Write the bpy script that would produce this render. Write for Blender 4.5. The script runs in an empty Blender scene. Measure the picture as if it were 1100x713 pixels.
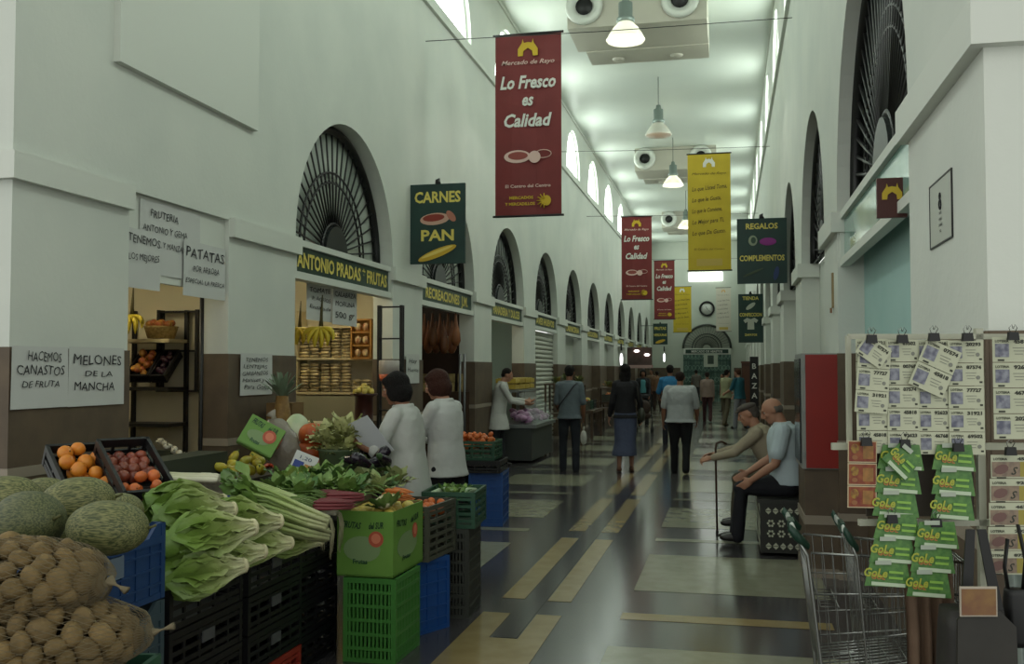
import bpy, bmesh, math, random
from mathutils import Vector, Matrix, Euler, noise
R = random.Random(7)
C = bpy.context.scene.collection
sc = bpy.context.scene
PI = math.pi
# ------------------------------------------------------------ camera geometry
F = 1060.; TH = math.atan(233/F); EY = 1.65; PIT = math.atan(40.5/F)
def ray(u, v):
    x = (u-550)/F; y = (356.5-v)/F
    f = math.cos(PIT)-y*math.sin(PIT); z = math.sin(PIT)+y*math.cos(PIT)
    return Vector((x*math.cos(TH)-f*math.sin(TH), x*math.sin(TH)+f*math.cos(TH), z))
def hit(u, v, axis, val):
    d = ray(u, v); o = Vector((0, 0, EY)); return o + d*((val-o[axis])/d[axis])
def Pz(u, v, z=0): return hit(u, v, 2, z)
def Px(u, v, x): return hit(u, v, 0, x)
def Py(u, v, y): return hit(u, v, 1, y)
# ------------------------------------------------------------ materials
def lin(c):
    c = c/255.
    return c/12.92 if c <= .04045 else ((c+.055)/1.055)**2.4
def rgb(h):
    return (lin(int(h[0:2], 16)), lin(int(h[2:4], 16)), lin(int(h[4:6], 16)), 1)
MC = {}
def M(h, rough=.6, h2=None, sc_=6., bump=0., bs=None, metal=0., emit=0., alpha=1., spec=.5, vary=0., trans=0., stretch=None, key=''):
    k = (h, rough, h2, sc_, bump, bs, metal, emit, alpha, spec, vary, trans, stretch)
    if k in MC: return MC[k]
    m = bpy.data.materials.new('mat_'+h); m.use_nodes = True; nt = m.node_tree
    b = nt.nodes['Principled BSDF']
    b.inputs['Roughness'].default_value = rough; b.inputs['Metallic'].default_value = metal
    b.inputs['Specular IOR Level'].default_value = spec
    b.inputs['Base Color'].default_value = rgb(h)
    if alpha < 1: b.inputs['Alpha'].default_value = alpha
    if trans: b.inputs['Transmission Weight'].default_value = trans
    if emit:
        b.inputs['Emission Color'].default_value = rgb(h); b.inputs['Emission Strength'].default_value = emit
    tc = None
    def coord():
        nonlocal tc
        if tc is None:
            t = nt.nodes.new('ShaderNodeTexCoord'); tc = t.outputs['Object']
            if stretch:
                mp = nt.nodes.new('ShaderNodeMapping'); mp.inputs['Scale'].default_value = stretch
                nt.links.new(tc, mp.inputs['Vector']); tc = mp.outputs['Vector']
        return tc
    if h2:
        n = nt.nodes.new('ShaderNodeTexNoise'); n.inputs['Scale'].default_value = sc_; n.inputs['Detail'].default_value = 5
        nt.links.new(coord(), n.inputs['Vector'])
        r = nt.nodes.new('ShaderNodeValToRGB')
        r.color_ramp.elements[0].position = .35; r.color_ramp.elements[1].position = .65
        r.color_ramp.elements[0].color = rgb(h); r.color_ramp.elements[1].color = rgb(h2)
        nt.links.new(n.outputs['Fac'], r.inputs['Fac']); src = r.outputs['Color']
        nt.links.new(src, b.inputs['Base Color'])
    if vary:
        oi = nt.nodes.new('ShaderNodeObjectInfo'); hs = nt.nodes.new('ShaderNodeHueSaturation')
        mr = nt.nodes.new('ShaderNodeMapRange'); mr.inputs['To Min'].default_value = 1-vary; mr.inputs['To Max'].default_value = 1+vary
        nt.links.new(oi.outputs['Random'], mr.inputs['Value']); nt.links.new(mr.outputs['Result'], hs.inputs['Value'])
        if h2: nt.links.new(src, hs.inputs['Color'])
        else: hs.inputs['Color'].default_value = rgb(h)
        nt.links.new(hs.outputs['Color'], b.inputs['Base Color'])
    if bump:
        n = nt.nodes.new('ShaderNodeTexNoise'); n.inputs['Scale'].default_value = bs or 30; n.inputs['Detail'].default_value = 4
        nt.links.new(coord(), n.inputs['Vector'])
        bp = nt.nodes.new('ShaderNodeBump'); bp.inputs['Strength'].default_value = bump; bp.inputs['Distance'].default_value = .02
        nt.links.new(n.outputs['Fac'], bp.inputs['Height']); nt.links.new(bp.outputs['Normal'], b.inputs['Normal'])
    MC[k] = m
    return m
# ------------------------------------------------------------ mesh builder
class MB:
    def __init__(s): s.v = []; s.f = []; s.mi = []; s.sm = []; s.mats = []
    def mat(s, m):
        if m not in s.mats: s.mats.append(m)
        return s.mats.index(m)
    def add(s, vs, fs, m, smooth=False, X=None):
        n = len(s.v); i = s.mat(m)
        for p in vs:
            p = Vector(p)
            s.v.append(X @ p if X else p)
        for f in fs:
            s.f.append([a+n for a in f]); s.mi.append(i); s.sm.append(smooth)
        return s
    def box(s, c, d, m, X=None, taper=None):
        x, y, z = d[0]/2, d[1]/2, d[2]/2
        vs = [(c[0]+a*x*(taper if taper and g < 0 else 1), c[1]+b*y*(taper if taper and g < 0 else 1), c[2]+g*z) for g in (-1, 1) for a, b in ((-1, -1), (1, -1), (1, 1), (-1, 1))]
        return s.add(vs, [(3, 2, 1, 0), (4, 5, 6, 7), (0, 1, 5, 4), (1, 2, 6, 5), (2, 3, 7, 6), (3, 0, 4, 7)], m, False, X)
    def bx(s, x0, x1, y0, y1, z0, z1, m, X=None):
        return s.box(((x0+x1)/2, (y0+y1)/2, (z0+z1)/2), (abs(x1-x0), abs(y1-y0), abs(z1-z0)), m, X)
    def quad(s, a, b, c, d, m): return s.add([a, b, c, d], [(0, 1, 2, 3)], m)
    def poly(s, pts, m, X=None): return s.add(pts, [tuple(range(len(pts)))], m, False, X)
    def prism(s, pts, h, m, X=None, smooth=False):   # 2D outline (x,y) extruded along z
        n = len(pts)
        vs = [(p[0], p[1], 0) for p in pts]+[(p[0], p[1], h) for p in pts]
        return s.add(vs, [tuple(range(n))[::-1], tuple(range(n, 2*n))]+[(i, (i+1) % n, n+(i+1) % n, n+i) for i in range(n)], m, smooth, X)
    def tube(s, pts, r, m, n=8, X=None, flat=1., caps=True, up=None):
        pts = [Vector(p) for p in pts]; k = len(pts)
        rs = r if isinstance(r, (list, tuple)) else [r]*k
        vs = []; u = None
        for i, p in enumerate(pts):
            t = (pts[min(i+1, k-1)]-pts[max(i-1, 0)])
            if t.length < 1e-9: t = Vector((0, 0, 1))
            t.normalize()
            if u is None:
                u = Vector(up) if up else (Vector((0, 0, 1)) if abs(t.z) < .9 else Vector((1, 0, 0)))
            u = (u-t*u.dot(t))
            if u.length < 1e-6: u = t.orthogonal()
            u.normalize(); w = t.cross(u)
            for j in range(n):
                a = 2*PI*j/n
                vs.append(p+(w*math.cos(a)+u*math.sin(a)*flat)*rs[i])
        fs = [(i*n+j, i*n+(j+1) % n, (i+1)*n+(j+1) % n, (i+1)*n+j) for i in range(k-1) for j in range(n)]
        if caps: fs += [tuple(range(n))[::-1], tuple(range((k-1)*n, k*n))]
        return s.add(vs, fs, m, True, X)
    def lathe(s, prof, m, n=20, X=None, smooth=True):
        vs = [(r*math.cos(2*PI*j/n), r*math.sin(2*PI*j/n), z) for r, z in prof for j in range(n)]
        k = len(prof)
        fs = [(i*n+j, i*n+(j+1) % n, (i+1)*n+(j+1) % n, (i+1)*n+j) for i in range(k-1) for j in range(n)]
        if prof[0][0] > 1e-4: fs.append(tuple(range(n))[::-1])
        if prof[-1][0] > 1e-4: fs.append(tuple(range((k-1)*n, k*n)))
        return s.add(vs, fs, m, smooth, X)
    def ball(s, c, r, m, n=14, k=9, X=None, ns=0., nf=3., seed=0.):
        r = Vector(r) if isinstance(r, (list, tuple, Vector)) else Vector((r, r, r))
        vs = []
        for i in range(k+1):
            th = PI*i/k
            for j in range(n):
                a = 2*PI*j/n
                d = Vector((math.sin(th)*math.cos(a), math.sin(th)*math.sin(a), math.cos(th)))
                q = 1+(ns*noise.noise(d*nf+Vector((seed, seed*2, 0))) if ns else 0)
                vs.append(Vector((d.x*r.x, d.y*r.y, d.z*r.z))*q+Vector(c))
        fs = [(i*n+j, (i+1)*n+j, (i+1)*n+(j+1) % n, i*n+(j+1) % n) for i in range(k) for j in range(n)]
        return s.add(vs, fs, m, True, X)
    def text(s, st, m, X, size=.1, width=None, shear=0., bold=0., align='CENTER', jit=0.):
        me = textmesh(st, shear, bold)
        xs = [v.co.x for v in me.vertices]
        if not xs: return s
        x0, x1 = min(xs), max(xs); w = x1-x0
        sx = size if not width else width/w
        sy = size
        off = {'CENTER': -(x0+x1)/2, 'LEFT': -x0, 'RIGHT': -x1}[align]
        vs = [((v.co.x+off)*sx, v.co.y*sy+(jit*math.sin((v.co.x)*3.7+len(st)) if jit else 0), 0) for v in me.vertices]
        return s.add(vs, [tuple(p.vertices) for p in me.polygons], m, False, X)
    def build(s, name, parent=None, loc=None, recalc=False):
        me = bpy.data.meshes.new(name)
        me.from_pydata([tuple(p) for p in s.v], [], s.f)
        for m in s.mats: me.materials.append(m)
        me.polygons.foreach_set('material_index', s.mi); me.polygons.foreach_set('use_smooth', s.sm)
        me.update(); me.validate()
        o = bpy.data.objects.new(name, me); C.objects.link(o)
        if parent: o.parent = parent
        if loc is not None: o.location = loc
        return o
TM = {}
def textmesh(st, shear, bold):
    k = (st, shear, bold)
    if k not in TM:
        cu = bpy.data.curves.new('lettering', 'FONT'); cu.body = st; cu.shear = shear; cu.offset = bold; cu.resolution_u = 2
        o = bpy.data.objects.new('lettering', cu); C.objects.link(o)
        bpy.context.view_layer.update()
        TM[k] = bpy.data.meshes.new_from_object(o.evaluated_get(bpy.context.evaluated_depsgraph_get()))
        bpy.data.objects.remove(o)
    return TM[k]
def tag(o, label=None, cat=None, group=None, kind=None):
    if label: o['label'] = label
    if cat: o['category'] = cat
    if group: o['group'] = group
    if kind: o['kind'] = kind
    return o
def empty(name, loc, label, cat, group=None, rz=0., rot=None):
    o = bpy.data.objects.new(name, None); C.objects.link(o); o.location = loc
    o.rotation_euler = rot or (0, 0, rz); o.empty_display_size = .1
    return tag(o, label, cat, group)
def dup(root, loc=None, rz=None, label=None, group=None, scale=None, rot=None):
    def cp(o, par):
        c = o.copy(); C.objects.link(c)
        if par: c.parent = par
        for ch in KIDS.get(o.name, list(o.children)): cp(ch, c)
        return c
    r = cp(root, None)
    if loc is not None: r.location = loc
    if rz is not None: r.rotation_euler = (0, 0, rz)
    if rot is not None: r.rotation_euler = rot
    if scale is not None: r.scale = (scale,)*3 if not isinstance(scale, tuple) else scale
    if label: r['label'] = label
    if group: r['group'] = group
    return r
KIDS = {}
def struct(o): o['kind'] = 'structure'; return o
def fr(o, d, tilt=0.):
    """frame at o: x = reading direction, y = up, z = out of the face"""
    ax = {'L': ((0, 1, 0), (0, 0, 1), (1, 0, 0)), 'R': ((0, -1, 0), (0, 0, 1), (-1, 0, 0)), 'F': ((1, 0, 0), (0, 0, 1), (0, -1, 0)), 'T': ((1, 0, 0), (0, 1, 0), (0, 0, 1))}[d]
    m = Matrix((ax[0], ax[1], ax[2])).transposed().to_4x4()
    m.translation = Vector(o)
    return m @ Matrix.Rotation(tilt, 4, 'Z')
def T(x=0, y=0, z=0): return Matrix.Translation((x, y, z))
# ------------------------------------------------------------ palette
WALL = M('c8cdc5', .75, 'd0d4cb', 1.2, .08, 25)
TRIMW = M('cfd3ca', .6)
CEIL = M('c4ccc4', .38, 'cbd2c8', .5, spec=.5)
TURQ = M('9fc4c0', .6, 'a8cac6', 2.)
DADO = M('55483a', .6, '625341', 5., .05, 20)
DADOS = M('94897a', .5)
FLOORM = M('413f41', .16, '4c494b', 9., spec=.55)
TANT = M('8d7b52', .2, '96845c', 7.)
BEIGET = M('83836f', .2, '8c8c7a', 7.)
DARKT = M('3b373b', .16)
BLACK = M('0d0d0e', .5); DKM = M('181819', .45)
IRON = M('101112', .4)
GLASSF = M('98a298', .25, 'c0c8bc', 1.2)
GREENB = M('12352a', .4); YEL = M('d9c860', .5); WHITE = M('d8d8d0', .6); PAPER = M('c4c6c2', .8)
INK = M('1c1c20', .8)
XL, XR, YE = -4.0, .85, 52.
ZS = 2.9; ZC = 6.68; ZT = 8.3
# ------------------------------------------------------------ floor
fl = MB()
fl.quad((-9, -3, 0), (4, -3, 0), (4, YE, 0), (-9, YE, 0), FLOORM)
def tile(x0, x1, y0, y1, m, z=.002): fl.quad((x0, y0, z), (x1, y0, z), (x1, y1, z), (x0, y1, z), m)
for k in range(0, 16):
    o = 3.05*k
    tile(-1.62, -1.45, 7.03+o-.0, 9.65+o, TANT); tile(-1.28, -1.11, 7.0+o, 9.62+o, TANT)
    tile(-.71, .70, 7.47+o, 8.95+o, BEIGET); tile(-.71, .66, 9.66+o, 9.82+o, BEIGET)
    tile(-3.3, -2.04, 7.85+o, 9.27+o, BEIGET); tile(-3.3, -2.03, 9.95+o, 10.12+o, BEIGET)
tile(-1.65, -1.46, 5.98, 6.6, TANT); tile(-1.28, -1.11, 5.98, 6.6, TANT)
tile(-1.65, -1.11, 3.6, 5.98, TANT); tile(-1.44, -1.29, 6.0, 50, DARKT)
tile(-.72, .64, 6.6, 6.78, TANT); tile(-.72, .70, 4.5, 5.95, BEIGET); tile(-.72, .7, 3.5, 3.7, TANT)
struct(fl.build('floor'))
# ------------------------------------------------------------ arcades
def arcade(name, X, s, ops, y_start, depth, hall):
    """s=+1: recess goes to +x. ops: (y0,y1,arched)"""
    mb = MB()
    def P(y, z, d=0): return (X+s*d, y, z)
    def q(a, b, c, d):
        f = (a, b, c, d) if s < 0 else (d, c, b, a)
        mb.quad(*f, WALL)
    y = y_start
    for (a, b, arch) in ops+[(YE, YE, None)]:
        if a > y:
            q(P(y, 0), P(a, 0), P(a, ZS), P(y, ZS)); q(P(y, ZS), P(a, ZS), P(a, ZC), P(y, ZC))
        if arch is None: break
        r = (b-a)/2; n = 28
        if arch:
            pts = [((a+b)/2-r*math.cos(PI*i/n), ZS+r*math.sin(PI*i/n)) for i in range(n+1)]
        else: pts = [(a, 2.88), (b, 2.88)]
        for i in range(len(pts)-1):
            (ya, za), (yb, zb) = pts[i], pts[i+1]
            q(P(ya, za), P(yb, zb), P(yb, ZC), P(ya, ZC))
            q(P(ya, za, depth), P(yb, zb, depth), P(yb, zb), P(ya, za))
        q(P(a, 0), P(a, 0, depth), P(a, pts[0][1], depth), P(a, pts[0][1]))
        q(P(b, 0, depth), P(b, 0), P(b, pts[0][1]), P(b, pts[0][1], depth))
        y = b
    return mb
P_ = 3.95
opsL = [(6.0, 7.38, False)]+[(8.65+P_*k, 11.42+P_*k, True) for k in range(11)]
opsL = [o for o in opsL if o[1] < YE-.3]
opsR = [(5.0, 8.2, True)]+[(9.28+P_*k, 12.13+P_*k, True) for k in range(11)]
opsR = [o for o in opsR if o[1] < YE-.3]
wl = arcade('wall_left', XL, -1, opsL, 4.87, .25, 1)
wl.quad((XL-1.2, 4.87, 0), (XL, 4.87, 0), (XL, 4.87, ZC), (XL-1.2, 4.87, ZC), WALL)
wr = arcade('wall_right', XR, 1, opsR, 3.57, .2, 1)
wr.quad((XR, 3.57, 0), (XR+3, 3.57, 0), (XR+3, 3.57, ZC), (XR, 3.57, ZC), WALL)
# upper walls with lunette windows
lun = [14.0-2*P_+P_*k for k in range(12) if 14.0-2*P_+P_*k < 51]
def upper(mb, X, s, y0):
    ys = y0
    def q(a, b, c, d):
        mb.quad(*((a, b, c, d) if s < 0 else (d, c, b, a)), WALL)
    ZB = 6.85; r = 1.15; n = 20
    q((X, y0, ZC), (X, YE, ZC), (X, YE, ZB), (X, y0, ZB))
    for c in lun+[None]:
        e = c-r if c else YE
        q((X, ys, ZB), (X, e, ZB), (X, e, ZT), (X, ys, ZT))
        if c is None: break
        pts = [(c-r*math.cos(PI*i/n), ZB+r*math.sin(PI*i/n)) for i in range(n+1)]
        for i in range(n):
            (ya, za), (yb, zb) = pts[i], pts[i+1]
            q((X, ya, za), (X, yb, zb), (X, yb, ZT), (X, ya, ZT))
            q((X+s*.12, ya, za), (X+s*.12, yb, zb), (X, yb, zb), (X, ya, za))
        q((X, c-r, ZB), (X, c+r, ZB), (X+s*.12, c+r, ZB), (X+s*.12, c-r, ZB))
        ys = c+r
upper(wl, XL, -1, 4.87); upper(wr, XR, 1, 3.57)
struct(wl.build('wall_left')); struct(wr.build('wall_right'))
WINM = M('f4fff6', .5, emit=6.)
nw = 1
def window(name, mb):
    global nw
    o = struct(mb.build('window_%d' % nw)); nw += 1
    return o
for X, s in ((XL, -1), (XR, 1)):
    for c in lun:
        mb = MB(); n = 20; r = 1.15
        pts = [(X+s*.11, c-r*math.cos(PI*i/n), 6.85+r*math.sin(PI*i/n)) for i in range(n+1)]
        mb.poly(pts if s < 0 else pts[::-1], WINM)
        w = window('w', mb)
        b = MB()
        for rr in (r-.03,):
            b.tube([(X+s*.09, c-rr*math.cos(PI*i/n), 6.87+rr*math.sin(PI*i/n)) for i in range(n+1)], .03, TRIMW, 6)
        b.build('window_frame', w)
# ceiling with shallow transverse ribs, end wall
ce = MB()
ce.quad((XL, -2.5, ZT), (XL, YE, ZT), (XR+3, YE, ZT), (XR+3, -2.5, ZT), CEIL)
struct(ce.build('ceiling'))
we = MB()
GX0, GX1 = Py(734, 376, YE).x, Py(785, 376, YE).x
gc = (GX0+GX1)/2; gr = (GX1-GX0)/2
we.quad((XL-.5, YE, 0), (XR+.5, YE, 0), (XR+.5, YE, ZT), (XL-.5, YE, ZT), M('b4bbb0', .75, 'bcc2b6', 1.))
we.bx(XL, gc-gr-.15, YE-.02, YE, 0, 1.75, DADO); we.bx(gc+gr+.15, XR, YE-.02, YE, 0, 1.75, DADO)
struct(we.build('wall_end'))
# cornices, ledges, panel
t = MB()
for X, s, y0 in ((XL, -1, 4.87), (XR, 1, 3.57)):
    t.bx(X-s*.05, X, y0-.02, YE, ZC-.05, ZC+.02, TRIMW); t.bx(X-s*.03, X, y0, YE, ZT-.06, ZT, TRIMW)
struct(t.build('trim_1'))
def piers(ops, y0):
    out = []; y = y0
    for a, b, _ in ops: out.append((y, a)); y = b
    out.append((y, YE)); return out
for nm, side, X, s, ops, y0, dp in (('trim_2', 'left', XL, -1, opsL, 4.87, .25), ('trim_3', 'right', XR, 1, opsR, 3.57, .2)):
    cp = MB(); dd = MB()
    for i, (a, b) in enumerate(piers(ops, y0)):
        e = .05
        lo = a-e if not (side == 'left' and i == 1) else a+.003
        hi = b+e if not (side == 'left' and i == 0) else b-.003
        xa, xb = X-s*e, X+s*(dp-.003)
        cp.bx(xa, xb, lo, hi, 2.74, 2.9, TRIMW)
        e = .012
        dd.bx(X-s*e, X+s*(dp+.0), a-e, b+e, 0, 1.78, DADO)
        e = .02
        for z0, z1 in ((0, .07), (.46, .52), (1.03, 1.09)):
            dd.bx(X-s*e, X+s*(dp+.0), a-e, b+e, z0, z1, DADOS)
    struct(cp.build(nm)); struct(dd.build('baseboard_'+side))
pn = MB()
a, b = Px(122, 66, XL), Px(272, 138, XL)
pn.bx(XL, XL+.05, a.y, b.y, a.z, a.z+2.2, TRIMW)
struct(pn.build('trim_4'))
# right near: far-right pier ledge on the camera side
t = MB(); t.bx(XR+.24, XR+3, 3.515, 3.569, 2.741, 2.899, TRIMW); t.bx(XR, XR+3, 3.555, 3.57, 0, 1.78, DADO)
struct(t.build('trim_5'))
# ------------------------------------------------------------ fan windows
def fan(X, s, a, b, depth, bars, big=False, dark=False):
    c = (a+b)/2; r = (b-a)/2; n = 32; xp = X+s*(depth-.01); xg = X+s*(depth-.06)
    pane = MB()
    pts = [(xp, c-r*math.cos(PI*i/n), ZS+r*math.sin(PI*i/n)) for i in range(n+1)]
    pane.poly(pts if s < 0 else pts[::-1], M('3e4541', .22, '8d968c', .9) if dark else GLASSF)
    w = window('w', pane)
    g = MB()
    def arc(rr, rad, mm=IRON): g.tube([(xg, c-rr*math.cos(PI*i/n), ZS+rr*math.sin(PI*i/n)) for i in range(n+1)], rad, mm, 5)
    arc(r-.045, .05); arc(r*.56, .012); arc(r*.64, .012); arc(r*.24, .02)
    for i in range(bars+1):
        an = PI*i/bars
        p = lambda rr, off=0: (xg, c-rr*math.cos(an+off), ZS+rr*math.sin(an+off))
        g.tube([p(r*.22), p(r*.98)], .011 if not big else .014, IRON, 5)
        if i < bars:   # small rings between the two arcs
            m_ = an+PI/bars/2; cy, cz = c-r*.6*math.cos(m_), ZS+r*.6*math.sin(m_)
            g.tube([(xg, cy+r*.035*math.cos(q*PI/4), cz+r*.035*math.sin(q*PI/4)) for q in range(9)], .006, IRON, 4)
    g.build('grille', w)
    k = MB(); k.prism([(-r*.22*math.cos(PI*i/12), r*.22*math.sin(PI*i/12)) for i in range(13)], .03, M('262b2a', .4), fr((xg-s*.01, c, ZS), 'L' if s < 0 else 'R'))
    k.build('hub_plate', w)
for i, (a, b, ar) in enumerate(opsL):
    if ar: fan(XL, -1, a, b, .25, 25)
for i, (a, b, ar) in enumerate(opsR): fan(XR, 1, a, b, .2, 27 if i else 34, big=(i == 0), dark=True)
# ------------------------------------------------------------ shop fronts, left side
names = ['ANTONIO PRADAS * FRUTAS', 'RECREACIONES  J.M.', 'PANADERIA Y DULCES', 'AVES HUEVOS', 'CARNICERIA', 'PESCADERIA', 'FRUTERIA', 'CHARCUTERIA', 'CONGELADOS', 'VERDURAS', 'ACEITUNAS']
SL = ['green shop sign with yellow letters over the banana fruit stall', 'green shop sign over the dark brown ham shop, beside the hanging CARNES sign', 'green shop sign over the counter with purple packages', 'green shop sign over the closed white roller shutter']
ordn = ['fifth', 'sixth', 'seventh', 'eighth', 'ninth', 'tenth', 'last']
for i, (a, b, ar) in enumerate(opsL[1:]):
    lab = SL[i] if i < 4 else '%s green shop sign from the front in the left arcade' % ordn[min(i-4, 6)]
    e = empty('shop_sign', (XL-.06, (a+b)/2, 2.52), lab, 'sign', 'shop signs under the left arches')
    w = b-a-.01
    mb = MB()
    mb.bx(-.08, .05, -w/2, w/2, 0, .07, TRIMW); mb.bx(-.08, .05, -w/2, w/2, .32, .38, TRIMW)
    mb.bx(-.08, .05, -w/2, -w/2+.05, .07, .32, TRIMW); mb.bx(-.08, .05, w/2-.05, w/2, .07, .32, TRIMW)
    mb.build('sign_frame', e)
    mb = MB(); mb.bx(-.05, .02, -w/2+.05, w/2-.05, .07, .32, GREENB); mb.build('sign_board', e)
    mb = MB(); mb.text(names[i], YEL, fr((.024, 0, .125), 'L'), .2, w*(.92 if i == 0 else .8), bold=.03); mb.build('lettering', e)
# openings from the third bay on: closed backs
CREAM = M('b7bdb2', .7); SHUT = M('c2c4b6', .5)
bk = MB()
for i, (a, b, ar) in enumerate(opsL[1:]):
    if i < 1: continue
    x = XL-.25
    if i in (1, 2): continue
    if i != 3:
        bk.bx(x-.05, x, a, b, 1.78, 2.6, CREAM); bk.bx(x-.05, x, a, b, 0, 1.78, DADO); bk.bx(x, x+.01, a, b, 1.0, 1.06, DADOS); bk.bx(x, x+.01, a, b, .46, .52, DADOS)
struct(bk.build('wall_shopfronts'))
a, b, _ = opsL[4]
e = empty('roller_shutter', (XL-.15, (a+b)/2, 0), 'closed cream roller shutter filling an archway of the left arcade', 'shutter')
mb = MB()
for k in range(25): mb.tube([(0, a-(a+b)/2+.01, .05+k*.1), (0, b-(a+b)/2-.01, .05+k*.1)], .052, SHUT, 6, flat=1., up=(1, 0, 0))
mb.build('curtain', e)
mb = MB(); mb.bx(-.04, .05, a-(a+b)/2, b-(a+b)/2, 0, .05, M('8d8f88', .5)); mb.build('bottom_rail', e)
# shop room behind the first two openings
SHOPW = M('d0c9ac', .7, 'd8d0b4', 1.5)
rm = MB()
rm.quad((-7, 5.4, 0), (-7, 12.35, 0), (-7, 12.35, 2.9), (-7, 5.4, 2.9), SHOPW)
rm.bx(-7, XL-.25, 12.3, 12.4, 0, 2.9, SHOPW); rm.bx(-7, XL-.25, 5.3, 5.4, 0, 2.9, SHOPW)
rm.bx(-7, XL-.25, 5.3, 12.4, 2.9, 2.95, SHOPW)
rm.bx(-7, XL-.25, 8.32, 8.4, 0, 2.9, SHOPW)
struct(rm.build('wall_fruit_shop'))
BRN = M('2e1d12', .5, '3a2618', 4.)
rm = MB()
rm.quad((-6.2, 12.45, 0), (-6.2, 16.3, 0), (-6.2, 16.3, 2.9), (-6.2, 12.45, 2.9), BRN)
rm.bx(-6.2, XL-.25, 15.6, 15.7, 0, 2.9, BRN); rm.bx(-6.2, XL-.25, 12.42, 12.5, 0, 2.9, BRN); rm.bx(-6.2, XL-.25, 12.42, 16.3, 2.9, 2.95, BRN)
struct(rm.build('wall_ham_shop'))
PB = M('9cb0aa', .6)
rm = MB()
rm.quad((-6.2, 16.3, 0), (-6.2, 20.3, 0), (-6.2, 20.3, 2.9), (-6.2, 16.3, 2.9), PB)
rm.bx(-6.2, XL-.25, 19.9, 20, 0, 2.9, PB); rm.bx(-6.2, XL-.25, 15.72, 20.3, 2.9, 2.95, PB)
struct(rm.build('wall_counter_shop'))
# opening 0 header
h = MB(); h.bx(XL-.07, XL-.04, 6.0, 7.379, 2.28, 2.879, TRIMW); struct(h.build('trim_6'))
# ------------------------------------------------------------ right side backs
bk = MB()
for i, (a, b, ar) in enumerate(opsR):
    x = XR+.2
    bk.bx(x, x+.05, a, b, 1.78, ZS, TURQ if i == 0 else WALL); bk.bx(x, x+.05, a, b, 0, 1.78, DADO)
    bk.bx(x-.01, x, a, b, 1.0, 1.06, DADOS)
struct(bk.build('wall_right_bays'))
# glazed band in the first right opening
e = empty('glazed_sign_band', (XR+.05, 6.6, 2.47), 'white framed glass band under the big right arch above turquoise wall', 'glass panel')
mb = MB()
for z0, z1 in ((0, .06), (.37, .43)): mb.bx(-.03, .04, -1.6, 1.6, z0, z1, TRIMW)
for y in (-1.6, 1.57): mb.bx(-.03, .04, y, y+.03, .06, .37, TRIMW)
mb.build('frame', e)
mb = MB(); mb.bx(.0, .01, -1.57, 1.57, .06, .37, M('7fa69c', .1, '92b5ab', 2.)); mb.build('pane', e)
E2 = empty('small_wall_sign', (.845, 5.5, 2.45), 'small dark red sign with yellow logo in front of the glass band', 'sign')
mb = MB(); mb.bx(-.075, .075, -.03, 0, 0, .21, M('4a201c', .5)); mb.build('board', E2)
LOGO = [(-.5, -.35), (-.5, .0), (-.3, .3), (-.26, .5), (-.2, .3), (0, .34), (.2, .3), (.26, .5), (.3, .3), (.5, 0), (.5, -.35), (.25, -.35), (.22, -.1), (0, .05), (-.22, -.1), (-.25, -.35)]
def logo(mb, m, X, s): mb.prism([(p[0]*s, p[1]*s) for p in LOGO], .004, m, X)
mb = MB(); logo(mb, M('c9a92c', .5), fr((0, -.031, .13), 'F'), .1); mb.build('emblem', E2)
# plaque on the near right pier
p0, p1 = Px(1000, 226, XR), Px(1024, 226, XR)
zt, zb = Px(1012, 190, XR).z, Px(1012, 262, XR).z
e = empty('wall_plaque', (XR, (p0.y+p1.y)/2, zb), 'framed white notice with a drawing of a figure on the near right pier', 'sign')
w = abs(p0.y-p1.y); h_ = zt-zb
mb = MB(); mb.bx(-.004, 0, -w/2+.003, w/2-.003, .003, h_-.003, M('b4b8ae', .5)); mb.build('board', e)
mb = MB(); mb.bx(-.007, 0, -w/2, w/2, 0, .006, DKM); mb.bx(-.007, 0, -w/2, w/2, h_-.006, h_, DKM); mb.bx(-.007, 0, -w/2, -w/2+.005, .006, h_-.006, DKM); mb.bx(-.007, 0, w/2-.005, w/2, .006, h_-.006, DKM)
mb.build('frame', e)
mb = MB(); X = fr((-.0055, 0, h_*.5), 'R')
mb.tube([(X @ Vector((.07*h_*math.cos(a), .1*h_+.07*h_*math.sin(a), 0))) for a in [i*PI/8 for i in range(17)]], .004, INK, 5)
mb.tube([(X @ Vector((.04*h_*math.cos(a), .22*h_+.05*h_*math.sin(a), 0))) for a in [i*PI/8 for i in range(17)]], .004, INK, 5)
for k, (tx, wd) in enumerate((('PUNTO', .16), ('INFORMACION', .2), ('AL CONSUMIDOR', .26), ('MERCADO', .1))): mb.text(tx, INK, X @ T(0, (-.05-.09*k)*h_, 0), .06*h_, wd*h_, bold=.02)
mb.build('lettering', e)
# ------------------------------------------------------------ end wall gate, clock, window
e = empty('arched_gate', (gc, YE-.02, 0), 'arched green iron gate with fan window in the end wall', 'gate')
mb = MB(); n = 28; zg = Py(760, 374, YE).z
pts = [(-gr*math.cos(PI*i/n), gr*math.sin(PI*i/n)) for i in range(n+1)]
mb.prism(pts, .03, M('8f9488', .5), fr((0, 0, zg), 'F')); mb.build('fan_pane', e)
mb = MB()
for rr, ra in ((gr, .06), (gr*.62, .03), (gr*.5, .02)): mb.tube([(-rr*math.cos(PI*i/n), -.05, zg+rr*math.sin(PI*i/n)) for i in range(n+1)], ra, M('3a3f3a', .5), 5)
for i in range(24):
    an = PI*i/23; mb.tube([(-.2*math.cos(an), -.05, zg+.2*math.sin(an)), (-gr*math.cos(an), -.05, zg+gr*math.sin(an))], .012, M('5a5f58', .5), 4)
mb.build('fan_grille', e)
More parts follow.
